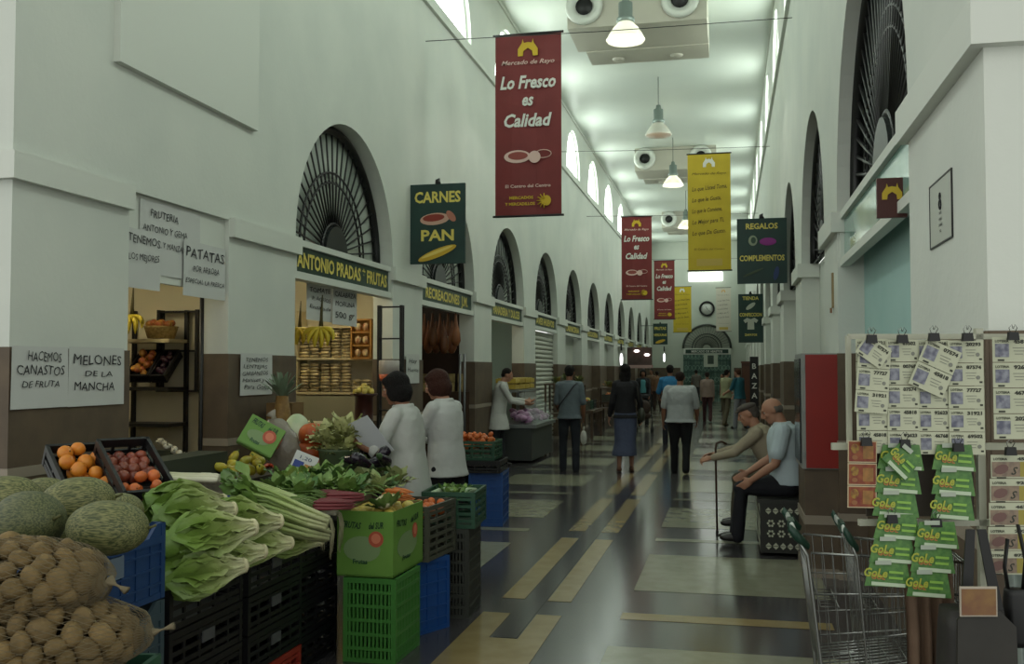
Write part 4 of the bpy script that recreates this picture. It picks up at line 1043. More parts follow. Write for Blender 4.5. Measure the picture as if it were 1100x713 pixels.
# ---- first stall interior (plane near y=8.1)
SHW = M('c2b58e', .6); Y0 = 7.95
def xz(u, v, y): p = Py(u, v, y); return p.x, p.z
e = empty('fruit_shelf', (Py(150, 400, Y0).x, Y0, 0), 'shelf unit with fruit crates seen through the first stall opening', 'shelf')
ox = e.location.x
x0, _ = xz(120, 400, Y0); x1, _ = xz(181, 400, Y0)
for v, nm in ((364, 0), (416, 1), (455, 2)):
    z = xz(150, v, Y0)[1]; mb = MB(); mb.bx(x0-ox, x1-ox, 0, .34, z-.03, z, SHW if nm == 0 else DKM); mb.build('shelf_board', e)
for x in (x0, x1-.03):
    mb = MB(); mb.bx(x-ox, x-ox+.03, .3, .34, 0, 2.2, DKM); mb.build('upright', e)
zt = xz(150, 416, Y0)[1]
for j, (ua, ub, kd, lab, grp) in enumerate(((137, 162, APP, 'apple in the tilted shelf crate inside the first stall', 'apples in the shelf crate'), (163, 180, PLU, 'dark plum in the right shelf crate inside the first stall', 'plums in the shelf crate'))):
    xa, xb = xz(ua, 400, Y0)[0], xz(ub, 400, Y0)[0]; w = xb-xa-.01
    cx = (xa+xb)/2; rot = (.75, 0, 0); base = Vector((cx, Y0+.13, zt+.16))
    crate(cx, Y0+.13, zt+.16, 0, w, .34, .09, 'black', 'solid', 'black shelf crate with %s in the first stall' % ('red and yellow apples' if j == 0 else 'dark plums'), rot=rot)
    M_ = Matrix.Translation(base) @ Euler(rot).to_matrix().to_4x4()
    pile(kd, 0, 0, .02, w-.02, .31, .036 if j == 0 else .028, 26, lab, grp, M_=M_, layers=2)
zb_ = xz(150, 363, Y0)[1]
e = empty('wicker_basket', (xz(163, 360, Y0)[0], Y0+.15, zb_), 'straw coloured basket on the upper shelf of the first stall', 'basket')
mb = MB(); mb.lathe([(.12, 0), (.15, .1), (.155, .11), (.14, .1), (.11, .01)], M('b49a5e', .7, '8d7440', 40.), 16); mb.build('bowl', e)
for k in range(7): APP.at((xz(163, 360, Y0)[0]+R.uniform(-.08, .08), Y0+.15+R.uniform(-.08, .08), zb_+.12+R.uniform(0, .03)), rr(), 1., 'reddish fruit in the straw basket on the upper shelf', 'fruit', 'fruit in the straw basket')
# bananas
BAN = M('cdb52a', .45, 'd8c23e', 6., vary=.08)
def banana_bunch(loc, s, lab, n=9):
    e = empty('banana_bunch', loc, lab, 'bananas'); e.scale = (s,)*3
    for k in range(n):
        mb = MB(); a = -1.1+2.2*k/(n-1); ly = (k % 2)*.05-.03; pts = []
        for j in range(9):
            t = j/8; r_ = .19*t; bend = .09*math.sin(PI*t)
            pts.append((math.sin(a)*(r_*.75+bend*.5), ly-.03*t, -math.cos(a)*r_*.9-.02+bend*.15))
        mb.tube(pts, [.008, .011, .018, .021, .022, .021, .018, .012, .005], BAN, 8); mb.build('banana', e)
    mb = MB(); mb.tube([(0, 0, -.02), (0, 0, .05), (.01, 0, .25)], [.02, .014, .004], M('4a4420', .7), 6); mb.build('stalk', e)
banana_bunch(Py(142, 336, 7.8), 1., 'banana bunch hanging at the left edge of the first stall opening')
banana_bunch(Py(345, 349, 9.6), 1.25, 'big bright banana bunch hanging under the handwritten sheets', 11)
banana_bunch(Py(322, 350, 10.), 1.1, 'banana bunch partly hidden by the pier, left of the big one')
# black rack frame + pole
def rack(uv, y, hz, lab, dep=.06, zlow=0.):
    (ua, ub, va, vb) = uv; a, b = Py(ua, va, y), Py(ub, va, y); zb = Py(ua, vb, y).z
    e = empty('metal_rack', (a.x, y, 0), lab, 'rack')
    w = b.x-a.x
    for x in (0, w):
        for yy in (0, dep): mb = MB(); mb.bx(x-.015, x+.015, yy-.015, yy+.015, zlow, a.z, BLACK); mb.build('post', e)
    for v in hz:
        z = Py(ua, v, y).z; mb = MB(); mb.bx(-.015, w+.015, -.014, dep+.014, z-.015, z, BLACK); mb.build('rack_shelf', e)
rack((171, 212, 333, 420), 8.24, (334, 376, 419), 'black metal rack with empty shelves inside the first stall opening', zlow=Py(171, 420, 8.24).z)
rack((407, 431, 328, 480), 11.0, (329, 363, 398, 440), 'tall black metal rack in the fruit stall above the woman in white coat')
mb = MB(); p = Py(217, 330, 7.3); mb.tube([(0, 0, 0), (0, 0, 2.3)], .018, BLACK, 8); tag(mb.build('black_pole', loc=(p.x, 7.3, 0)), 'thin black pole in the first stall opening beside the white reveal', 'pole')
mb = MB(); mb.bx(-1.4, -.1, 0, .05, 0, 1.0, M('3f4539', .6)); tag(mb.build('low_partition', loc=(XL-.3, 7.2, 0)), 'dark green grey panel closing the lower first stall opening', 'panel')
# packet shelves in second stall
YS = 11.95
xs0, xs1 = Py(318, 400, YS).x, Py(404, 400, YS).x
e = empty('packet_shelf', ((xs0+xs1)/2, YS, 0), 'wall shelves stacked with brown packets inside the fruit stall', 'shelf'); w = xs1-xs0
zs = [Py(350, v, YS).z for v in (421, 384, 350)]
for z in zs: mb = MB(); mb.bx(-w/2, w/2, -.02, .3, z-.03, z, SHW); mb.build('shelf_board', e)
for x in (-w/2, w/2-.02): mb = MB(); mb.bx(x, x+.02, 0, .3, 0, zs[2]+.2, SHW); mb.build('side_panel', e)
mb = MB(); mb.bx(-w/2, w/2, -.15, .3, 0, zs[0]-.05, M('8f8a70', .7)); mb.build('base_cabinet', e)
PKT = Kind(lambda: tag((lambda m: (m.ball((0, 0, 0), (.068, .05, .021), M('9a7d4a', .4, 'c9bd96', 16., vary=.35), 10, 6, ns=.1), m.build('food_packet'))[1])(MB()), None, 'packet'))
for si in (0, 1):
    for c in range(7):
        nrow = 9 if c not in (5, 6) or si else 4
        for r_ in range(nrow):
            if c >= 5 and si == 1: continue
            PKT.at((xs0+.09+c*.146+R.uniform(-.008, .008), YS+.06+R.uniform(-.02, .02), zs[si]+.021+r_*.041), (0, 0, R.uniform(-.15, .15)), 1., 'brown and cream food packet stacked on the stall shelves', 'packet', 'packets on the stall shelves')
e = empty('wooden_crate', (Py(388, 400, YS-.1).x, YS-.12, zs[1]-.02), 'orange brown wooden fruit crate standing upright on the packet shelves', 'crate')
mb = MB(); WC = M('a5732c', .6, 'b9863a', 7.)
mb.bx(-.13, .13, .08, .1, 0, .5, WC)
for s in (-1, 1): mb.bx(s*.13-.01, s*.13+.01, 0, .1, 0, .5, WC)
for z in (0, .16, .33, .49): mb.bx(-.13, .13, 0, .1, z, z+.02, WC)
mb.build('crate_body', e)
mb = MB()
for k in range(6): mb.ball((-.05+.1*(k % 2), .04, .08+.165*(k//2)), (.045, .03, .05), M('c9b98c', .5, 'a8603a', 20.), 10, 6)
mb.build('jars', e)
e = empty('counter', (-4.75, 10.0, 0), 'pale low counter inside the fruit stall arch', 'counter')
mb = MB(); mb.bx(-.45, .3, -1.1, 1.2, 0, 1.0, M('6f6c58', .7)); mb.build('counter_body', e)
mb = MB(); mb.bx(-.47, .33, -1.12, 1.22, 1.0, 1.03, M('b9b49a', .4)); mb.build('counter_top', e)
# container with orange lid area + bowl of lemons
p = Py(418, 410, 10.9); mb = MB(); mb.lathe([(.09, 0), (.11, .02), (.12, .09)], M('b8583a', .4), 16); mb.lathe([(.12, .09), (.12, .24), (.11, .25), (.0, .25)], M('b5aea8', .3), 16); tag(mb.build('plastic_tub', loc=p), 'orange and white plastic tub on the black rack', 'tub')
p = Py(391, 424, 10.3); LEM = fruit_kind('lemon', 'yellow', .03, (1, 1, 1.2))
e = empty('display_stand', (p.x, p.y, 1.03), 'dark red brown stand with yellow lemons behind the white coat woman', 'stand')
mb = MB(); mb.lathe([(.12, 0), (.1, .02), (.1, p.z-1.05), (.15, p.z-1.03), (.15, p.z-1.015), (.0, p.z-1.02)], M('3e1a14', .4), 18); mb.build('pedestal', e)
for k in range(14):
    a = k*2.4; r_ = .1*math.sqrt(k/14); LEM.at((p.x+r_*math.cos(a), p.y+r_*math.sin(a), p.z+.03+.07*(1-r_/.1)), rr(), 1., 'yellow lemon heaped on the dark red stand', 'lemon', 'lemons on the dark red stand')
# pineapple and wooden box on the pier
p = Px(312, 447, -3.75); mb = MB(); mb.bx(-.12, .12, -.12, .12, 0, p.z+.12-TZ, M('6f5430', .7, '7d6038', 5.)); tag(mb.build('wooden_box', loc=(-3.8, p.y, TZ)), 'brown wooden box on the counter against the second pier', 'box')
e = empty('pineapple_plant', (-3.68, Px(303, 440, -3.68).y, TZ+.0), 'spiky green pineapple crown in front of the second pier', 'plant')
zz = Px(303, 425, -3.68).z-TZ
mb = MB(); mb.lathe([(.05, 0), (.07, .05), (.075, zz*.7), (.05, zz)], M('7a5a2c', .6, '8f6e38', 30.), 12); mb.build('stem', e)
mb = MB(); PG = gradmat([(0., '5d6d54'), (1., '6f8068')], 2, 0, .3, .6)
for k in range(26):
    X = T(0, 0, zz-.03) @ Matrix.Rotation(k*2.4, 4, 'Z') @ Matrix.Rotation(-.6-.9*k/26, 4, 'Y'); leaf(mb, PG, X, .24, .035, .9, ruf=0, nx=5, ny=2, seed=k, droop=.6)
mb.build('crown', e)
# garlic heads near first opening
GAR = Kind(lambda: tag((lambda m: (m.ball((0, 0, 0), (.024, .024, .02), M('c9c4b2', .6), 10, 6, ns=.1, nf=4), m.tube([(0, 0, .015), (0, 0, .04)], [.008, .003], M('c9c4b2', .6), 5), m.build('garlic_head'))[2])(MB()), None, 'garlic'))
for k in range(14):
    u = 170+k*2.6+R.uniform(-2, 2); GAR.at(Pz(u, 472+k*1.9+R.uniform(-2, 2), TZ+.18-.008*k), rr(), 1.1, 'white garlic head in the row by the first stall opening', 'garlic', 'garlic heads by the opening')
gb = MB(); gb.bx(-.12, .12, -.45, .45, 0, .16, M('2c3324', .7)); tag(gb.build('low_riser', loc=(-3.8, 6.35, TZ)), 'dark riser box on the counter beneath the garlic', 'box')
# ---- ham shop
HAM = M('6b3d22', .5, '84522c', 6., vary=.2)
def ham():
    mb = MB(); mb.lathe([(0, -.32), (.05, -.3), (.085, -.22), (.08, -.1), (.04, .05), (.022, .15), (.018, .24), (0, .26)], HAM, 12); mb.tube([(0, 0, .25), (0, 0, .4)], .004, BLACK, 4)
    o = mb.build('hanging_ham'); o['category'] = 'ham'; return o
HK = Kind(ham)
for k in range(9): HK.at(Py(456+k*4.2, 352+8*(k % 2), 15.0-.25*(k % 3)), (0, 0, k), .9, 'dark cured ham hanging in the brown shop', 'ham', 'hams in the brown shop')
e = empty('window_display', (Py(472, 400, 15.2).x, 15.2, 0), 'shelf of cream packages at the back of the brown ham shop', 'shelf')
mb = MB(); mb.bx(-.5, .45, 0, .3, 0, 1.3, M('3f2a18', .6)); mb.build('cabinet', e)
BOXK = Kind(lambda: tag((lambda m: (m.box((0, 0, .07), (.09, .06, .14), M('b3a06a', .6, '8d7a50', 15., vary=.3)), m.build('small_package'))[1])(MB()), None, 'package'))
for k in range(12): BOXK.at((e.location.x-.42+(k % 6)*.15, 15.3, 1.3+.145*(k//6)), (0, 0, R.uniform(-.2, .2)), 1., 'cream package on the shelf of the brown ham shop', 'package', 'packages in the ham shop')
a, b = Py(474, 379, 14.9), Py(485, 361, 14.9); mb = MB(); mb.bx(a.x, b.x, 14.88, 14.9, a.z, b.z, M('c2b68c', .6)); mb.text('CINCO', INK, fr(((a.x+b.x)/2, 14.875, a.z+.15), 'F'), .05, .12); tag(mb.build('hanging_card'), 'small cream card hanging inside the brown ham shop', 'card')
for u in (494, 499):
    p = Py(u, 380, 14.7); mb = MB(); mb.tube([(0, 0, 0), (0, 0, p.z)], .02, M('6d6f70', .35, metal=.7), 8); mb.lathe([(.07, 0), (.07, .02), (0, .03)], DKM, 10); tag(mb.build('metal_pole', loc=(p.x, p.y, 0)), ['left', 'right'][u == 499]+' one of two grey metal poles at the ham shop entrance', 'pole')
# ---- cold counter in third bay
STEELC = M('8d9290', .35, metal=.5)
e = empty('refrigerated_counter', (-3.75, 18.1, 0), 'glass fronted cold counter with purple packages beside the vendor', 'counter')
mb = MB(); mb.bx(-.35, .35, -1.0, 1.0, 0.05, .62, M('3a3f3c', .5)); mb.build('base', e)
mb = MB(); mb.bx(-.38, .42, -1.03, 1.03, .62, .68, STEELC); mb.build('rim', e)
mb = MB(); mb.add([(.40, -1, .68), (.40, 1, .68), (.1, 1, 1.25), (.1, -1, 1.25)], [(0, 1, 2, 3)], M('b9c9c9', .05, alpha=.25)); mb.build('glass_front', e)
mb = MB(); mb.bx(-.36, .12, -1.02, 1.02, 1.25, 1.29, STEELC)
for y in (-1.0, 1.0): mb.bx(-.36, -.3, y-.02, y+.02, .68, 1.25, STEELC)
mb.build('top_shelf', e)
PUR = Kind(lambda: tag((lambda m: (m.ball((0, 0, 0), (.09, .07, .045), M('8d3f86', .35, 'c9a8c4', 9., vary=.3), 10, 6, ns=.3, nf=3), m.build('purple_package'))[1])(MB()), None, 'package'))
for k in range(34): PUR.at((-3.75+R.uniform(-.25, .28), 18.1+R.uniform(-.9, .9), .73+R.uniform(0, .14)), rr(.6), 1.1, 'purple and white package in the cold counter', 'package', 'purple packages in the cold counter')
TRAY = Kind(lambda: tag((lambda m: (m.box((0, 0, .05), (.36, .4, .08), M('b59b3a', .5, vary=.1)), m.box((0, 0, .095), (.30, .34, .02), M('cdbd7a', .6, 'a58a3a', 20.)), m.build('yellow_tray'))[2])(MB()), None, 'tray'))
for k, y in enumerate((17.4, 17.85, 18.3, 18.75)):
    for j in range(2): TRAY.at((-3.9, y, 1.292+.105*j), (0, 0, 0), 1., 'yellow tray stacked on top of the cold counter', 'tray', 'yellow trays on the cold counter')
# ---- goods along the far left side
STALL = M('4b3a2c', .6, '5a4634', 4.)
for k, (y, lab) in enumerate(((24.2, 'low dark brown display bench on the far left, beside the man with a shoulder strap'), (30.5, 'farther dark brown display bench behind the woman in a long skirt'))):
    e = empty('display_bench', (-3.55, y, 0), lab, 'display bench')
    mb = MB(); mb.bx(-.4, .4, -.9, .9, .62, .68, STALL); mb.build('bench_top', e)
    for sx in (-.36, .36):
        for sy in (-.85, .85): mb = MB(); mb.bx(sx-.03, sx+.03, sy-.03, sy+.03, 0, .62, STALL); mb.build('leg', e)
    for j in range(3): crate(-3.55, y-.55+.55*j, .682, 0, .5, .45, .22, ('grey', 'dkgreen', 'black')[j], 'solid', '%s crate on the %s display bench at the left wall' % (('grey brown', 'dark green', 'black')[j], ('nearer', 'farther')[k]))
    for j in range(3):
        for q in range(7): (MAN, YFR, APP)[j].at((-3.55+R.uniform(-.18, .18), y-.55+.55*j+R.uniform(-.16, .16), .89+R.uniform(-.02, .03)), rr(), 1.3, '%s fruit in a crate on the %s display bench' % (('orange', 'yellow', 'reddish')[j], ('nearer', 'farther')[k]), 'fruit', '%s bench fruit, crate of %s' % (('nearer', 'farther')[k], ('orange', 'yellow', 'red')[j]))
# flower bunches, hanging goods at far left
FLW = greens('flower_bunch', gradmat([(0., '6d7a4a'), (.5, 'b9a24a'), (.8, 'c2582c'), (1., 'cdbb8a')], 0, 0, .3, .6, .25, 20., .3, 40., .2), 40, .3, .1)
for k, (u, v) in enumerate(((598, 412), (608, 409), (622, 411), (653, 415), (658, 416), (663, 415))):
    p = Py(u, v, 21.5 if u < 630 else 27.); FLW.at(p, (0, 0, k), .6, ['orange and yellow flower bunch hanging on the left wall beyond the strap man', 'flower bunch on the far left wall beside the black haired woman'][u > 630], 'flowers', ['flower bunches beyond the strap man', 'flower bunches beside the black haired woman'][u > 630])
for (x0, x1, y, z, lab) in ((-3.95, -3.1, 21.5, 1.34, 'dark wooden stand under the flower bunches beyond the strap man'), (-3.5, -2.95, 27., 1.16, 'dark wooden stand under the farther flower bunches')):
    e = empty('flower_stand', ((x0+x1)/2, y, 0), lab, 'stand'); w = x1-x0
    for zz in (z-.03, z*.5): mb = MB(); mb.bx(-w/2, w/2, -.3, .3, zz, zz+.03, STALL); mb.build('stand_shelf', e)
    for sx in (-1, 1):
        for sy in (-.27, .27): mb = MB(); mb.bx(sx*(w/2-.03)-.02, sx*(w/2-.03)+.02, sy-.02, sy+.02, 0, z-.03, STALL); mb.build('leg', e)
a, b = Py(674, 392, 38.5), Py(700.5, 373, 38.5)
e = empty('shop_board', ((a.x+b.x)/2, 38.5, a.z), 'dark maroon lit shop board projecting over the far left side', 'sign')
mb = MB(); mb.bx(-(b.x-a.x)/2, (b.x-a.x)/2, -.06, .06, 0, b.z-a.z, M('33201c', .4, '54403a', 3.)); mb.build('board', e)
mb = MB(); mb.bx(-(b.x-a.x)/2-.03, (b.x-a.x)/2+.03, -.08, .08, -.12, 0, M('a88a86', .5)); mb.build('lower_band', e)
for u, v in ((684, 377), (695, 381)):
    p = Py(u, v, 38.4); mb = MB(); mb.ball((p.x-e.location.x, -.12, p.z-a.z), (.11, .05, .05), M('fff4ee', .4, emit=3.)); mb.build('bulb', e)
for k, (u, v, y) in enumerate(((667.5, 386, 31.), (713.5, 384, 45.))):  # two bright white spots, each a glowing ellipsoid below a dark stem
    p = Py(u, v, y); mb = MB(); mb.ball((0, 0, 0), (.05, .05, .2), M('ffffff', .4, emit=2.), 10, 8); mb.tube([(0, 0, .28), (0, 0, .5)], .03, DKM, 6); tag(mb.build('glow_spot', loc=p), ['slim bright white spot above the woman in a long skirt', 'slim bright white spot left of the end wall gate'][k], 'lamp')
p = Py(675, 386, 38.5)
# far right: brown cabinet and black lettered board
a, b = Py(797, 420, 33.), Py(806, 390, 33.); mb = MB(); mb.bx(a.x, b.x, 33., 33.5, 0, b.z, M('4a2c20', .5)); mb.bx(a.x-.02, b.x+.02, 32.97, 33.53, b.z, b.z+.06, M('5c3a2a', .5)); mb.bx(a.x+.03, b.x-.03, 32.97, 33., .2, b.z-.1, M('593626', .5)); tag(mb.build('wooden_cabinet'), 'tall brown wooden cabinet at the far right wall', 'cabinet')
a, b = Py(806, 440, 27.), Py(814.5, 383, 27.)
e = empty('standing_sign', ((a.x+b.x)/2, 27., 0), 'tall black board with white letters downward at the right wall', 'sign')
w = b.x-a.x
mb = MB(); mb.bx(-w/2, w/2, -.03, .03, 0, b.z, BLACK); mb.build('board', e)
mb = MB()
for k, ch in enumerate('BAZAR'): mb.text(ch, WHITE, fr((0, -.034, b.z-.32-.26*k), 'F'), .2, bold=.02)
mb.build('lettering', e)
# ---- red cabinet on a wainscot plinth at pier A
xa, xb = .565, .838
e = empty('red_wall_cabinet', ((xa+xb)/2, 8.22, .86), 'tall red metal cabinet with grey frame beside the seated men', 'cabinet')
w = xb-xa; mb = MB(); mb.bx(-w/2, w/2, 0, .75, 0, .92, M('8d918c', .4)); mb.build('cabinet_body', e)
mb = MB(); mb.bx(-w/2+.03, w/2, -.02, 0, .01, .91, M('8f1a0e', .4, '84180e', 3.)); mb.build('red_door', e)
mb = MB(); mb.bx(-w/2-.012, -w/2, .06, .7, .04, .88, M('15181c', .15)); mb.build('dark_glass', e)
mb = MB()
for z in (.12, .45, .8): mb.box((-w/2+.01, -.02, z), (.02, .02, .04), STEELC)
mb.build('hinge', e)
mb = MB(); mb.bx(xa+.02, xb, 8.24, 9.0, 0, .858, DADO); mb.bx(xa+.01, xb, 8.23, 9.01, .42, .49, DADOS); mb.bx(xa+.01, xb, 8.23, 9.01, 0, .07, DADOS)
struct(mb.build('trim_7'))
mb = MB(); mb.bx(.835, .85, 8.5, 8.56, 2.16, 2.45, M('8d7a55', .5)); mb.bx(.82, .835, 8.51, 8.55, 2.12, 2.16, M('7d5a3a', .5)); tag(mb.build('wall_thermometer'), 'small narrow wooden fitting on the right pier above the red cabinet', 'wall fitting')
# ---- bench with perforated pattern
e = empty('patterned_bench', (.56, 9.75, 0), 'dark bench with white triangle and circle pattern under the seated men', 'bench')
BD = M('16170f', .4); BWH = M('b9bba6', .6)
mb = MB(); mb.bx(-.30, .28, -.66, .66, 0.03, .47, BD); mb.build('bench_body', e)
mb = MB(); mb.bx(-.32, .28, -.68, .68, .47, .50, M('1d1e18', .4)); mb.build('seat_slab', e)
mb = MB()
for X, L in ((fr((0, -.661, 0), 'F'), .54), (Matrix.Translation((-.301, 0, 0)) @ Matrix(((0, 0, -1, 0), (-1, 0, 0, 0), (0, 1, 0, 0), (0, 0, 0, 1))), 1.28)):
    n = int(L/.062)
    for r_, z in enumerate((.09, .40)):
        for k in range(n):
            x = -L/2+.04+k*.062
            for s in (-1, 1): mb.prism([(x-.026, z+s*.003), (x+.026, z+s*.003), (x, z+s*.030)][::s], .003, BWH, X)
    for k in range(int(L/.09)):
        for z in (.20, .29):
            x = -L/2+.06+k*.09
            for q in range(6):
                a = q*PI/3; mb.prism(ell(x+.024*math.cos(a), z+.024*math.sin(a), .011, .011, 0, 6), .003, BWH, X)
mb.build('pattern', e)
# ---- shopping carts
CHR = M('9a9c98', .25, metal=.85); HG = M('173a2c', .4); HW = M('c4c8c2', .4)
def cart():
    e = empty('shopping_cart', (0, 0, 0), '', 'shopping cart')
    W2, L, zt, zb = .25, .82, .94, .50
    def cor(t, s, top): # t 0 rear..1 front
        w = W2*(1-.22*t) if top else (W2-.05)*(1-.2*t); return Vector((.06+L*t*(1 if top else .93)+(0 if top else .05), s*w, (zt-.02*t) if top else zb+.02+.08*t))
    mb = MB(); wr_ = .003
    for s in (-1, 1):
        for k in range(15):
            t = k/14; mb.tube([cor(t, s, True), cor(t, s, False)], wr_, CHR, 4, caps=False)
        for q in (.0, .35, .7): mb.tube([cor(0, s, True).lerp(cor(0, s, False), q), cor(1, s, True).lerp(cor(1, s, False), q)], .0045 if q == 0 else wr_, CHR, 5)
    for k in range(9):
        f = -1+2*k/8
        a = cor(1, 1, True)*1; b = cor(1, 1, False)*1; mb.tube([(a.x, a.y*f, a.z), (b.x, b.y*f, b.z)], wr_, CHR, 4)
        a = cor(0, 1, False); mb.tube([(a.x, a.y*f, a.z), (b.x, b.y*f, b.z)], wr_, CHR, 4)
        a = cor(0, 1, True); b2 = cor(0, 1, False); mb.tube([(a.x-.02, a.y*f, a.z), (b2.x, b2.y*f, b2.z)], wr_, CHR, 4)
    for k in range(9):
        t = k/8; a = cor(t, 1, False); mb.tube([a, (a.x, -a.y, a.z)], wr_, CHR, 4)
    for q in (.0, .5): a = cor(1, 1, True).lerp(cor(1, 1, False), q); mb.tube([a, (a.x, -a.y, a.z)], .004, CHR, 5)
    mb.build('basket', e)
    mb = MB()
    for s in (-1, 1):
        mb.tube([(-.02, s*.25, 1.0), (.04, s*.25, .93), (.12, s*.23, .5), (.16, s*.23, .16), (.10, s*.24, .12)], .011, CHR, 7)
        mb.tube([(.16, s*.23, .18), (.5, s*.2, .2), (.80, s*.17, .2), (.84, s*.17, .12)], .011, CHR, 7)
        mb.tube([(.13, s*.23, .48), (.75, s*.19, .52)], .008, CHR, 6)
    for x, y in ((.16, .22), (.5, .2), (.8, .17)): mb.tube([(x, -y, .2), (x, y, .2)], .008, CHR, 6)
    mb.build('chassis', e)
    mb = MB(); mb.tube([(-.03, -.26, 1.01), (-.03, .26, 1.01)], .015, HW, 10); mb.build('handle', e)
    for s in (-1, 1):
        mb = MB(); mb.tube([(-.06, s*.27, 1.03), (-.02, s*.26, 1.0), (.05, s*.25, .96)], [.014, .021, .012], HG, 10); mb.build('handle_bracket', e)
    mb = MB(); mb.box((-.03, 0, 1.01), (.035, .14, .035), HG); mb.build('coin_lock', e)
    mb = MB()
    for k in range(7): y = -.18+.06*k; mb.tube([(.03, y, .92), (.12, y*.95, .74), (.22, y*.95, .74)], wr_, CHR, 4)
    mb.tube([(.22, -.18, .74), (.22, .18, .74)], .004, CHR, 5); mb.build('child_seat', e)
    for (x, y) in ((.10, .24), (.10, -.24), (.84, .17), (.84, -.17)):
        mb = MB(); X = T(x, y, .06) @ Matrix.Rotation(PI/2, 4, 'X'); mb.lathe([(.0, -.015), (.05, -.015), (.06, -.01), (.06, .01), (.05, .015), (0, .015)], DKM, 16, X); mb.box((0, 0.035, 0), (.03, .05, .045), CHR, T(x, y, .07) @ Matrix.Rotation(PI/2, 4, 'X')); mb.build('wheel', e)
    return e
cr = cart()
cr.location = (.25, 4.02, 0); cr.rotation_euler = (0, 0, .0); cr.scale = (.64, .86, 1.04); cr['label'] = 'left wire shopping cart with green and white handle, beside the bench'
dup(cr, Vector((.43, 4.0, 0)), 0., 'right wire shopping cart nested into the left one, behind the red cards', scale=(.45, .82, 1.04))
# ---- lottery stand
ZL = 2.9; RZ = Matrix.Rotation(TH, 4, 'Z')
def LP(u, v, zc=ZL): return Vector(((u-550)/F*zc, zc, EY+(397-v)/F*zc))
def lw(p): return RZ @ p
FRW = M('a9aa98', .45)
o0 = lw(Vector((LP(1000, 0).x, ZL+.03, 0)))
e = empty('lottery_rack', o0, 'white metal frame stand holding the lottery tickets', 'display stand', None, TH)
ox = LP(1000, 0).x
def bar(u0, v0, u1, v1, th_=.011, nm='rail', dz=0.):
    a, b = LP(u0, v0), LP(u1, v1); mb = MB(); mb.bx(a.x-ox-(th_ if u0 == u1 else 0), b.x-ox+(th_ if u0 == u1 else 0), dz, dz+.018, min(a.z, b.z)-(th_ if v0 == v1 else 0), max(a.z, b.z)+(th_ if v0 == v1 else 0), FRW); mb.build(nm, e)
zfl = 397+EY*F/ZL
bar(1058, 352, 1058, zfl, nm='post'); bar(916, 360, 916, 478, .006, 'post'); bar(1130, 352, 1130, zfl, nm='post')
bar(916, 361, 1130, 361, .008); bar(897, 480, 1130, 480, .010); bar(925, 562, 1130, 562, .009)
mb = MB(); mb.bx(-.36, .5, -.15, .3, 0, .03, FRW); mb.build('base_plate', e)
mb = MB(); mb.bx(LP(935, 0).x-ox, LP(1052, 0).x-ox, .02, .026, LP(0, 556).z, LP(0, 488).z, M('3b332a', .6)); mb.build('backing_panel', e)
TKP = M('b9bba2', .6, 'b0b39a', 8.); TKI = M('5b5c6c', .7, '8d8f98', 60.); TKT = M('33352c', .7)
nums = ['87574', '92623', '00768', '77727', '46768', '07574', '31921', '20293', '45818', '69502']
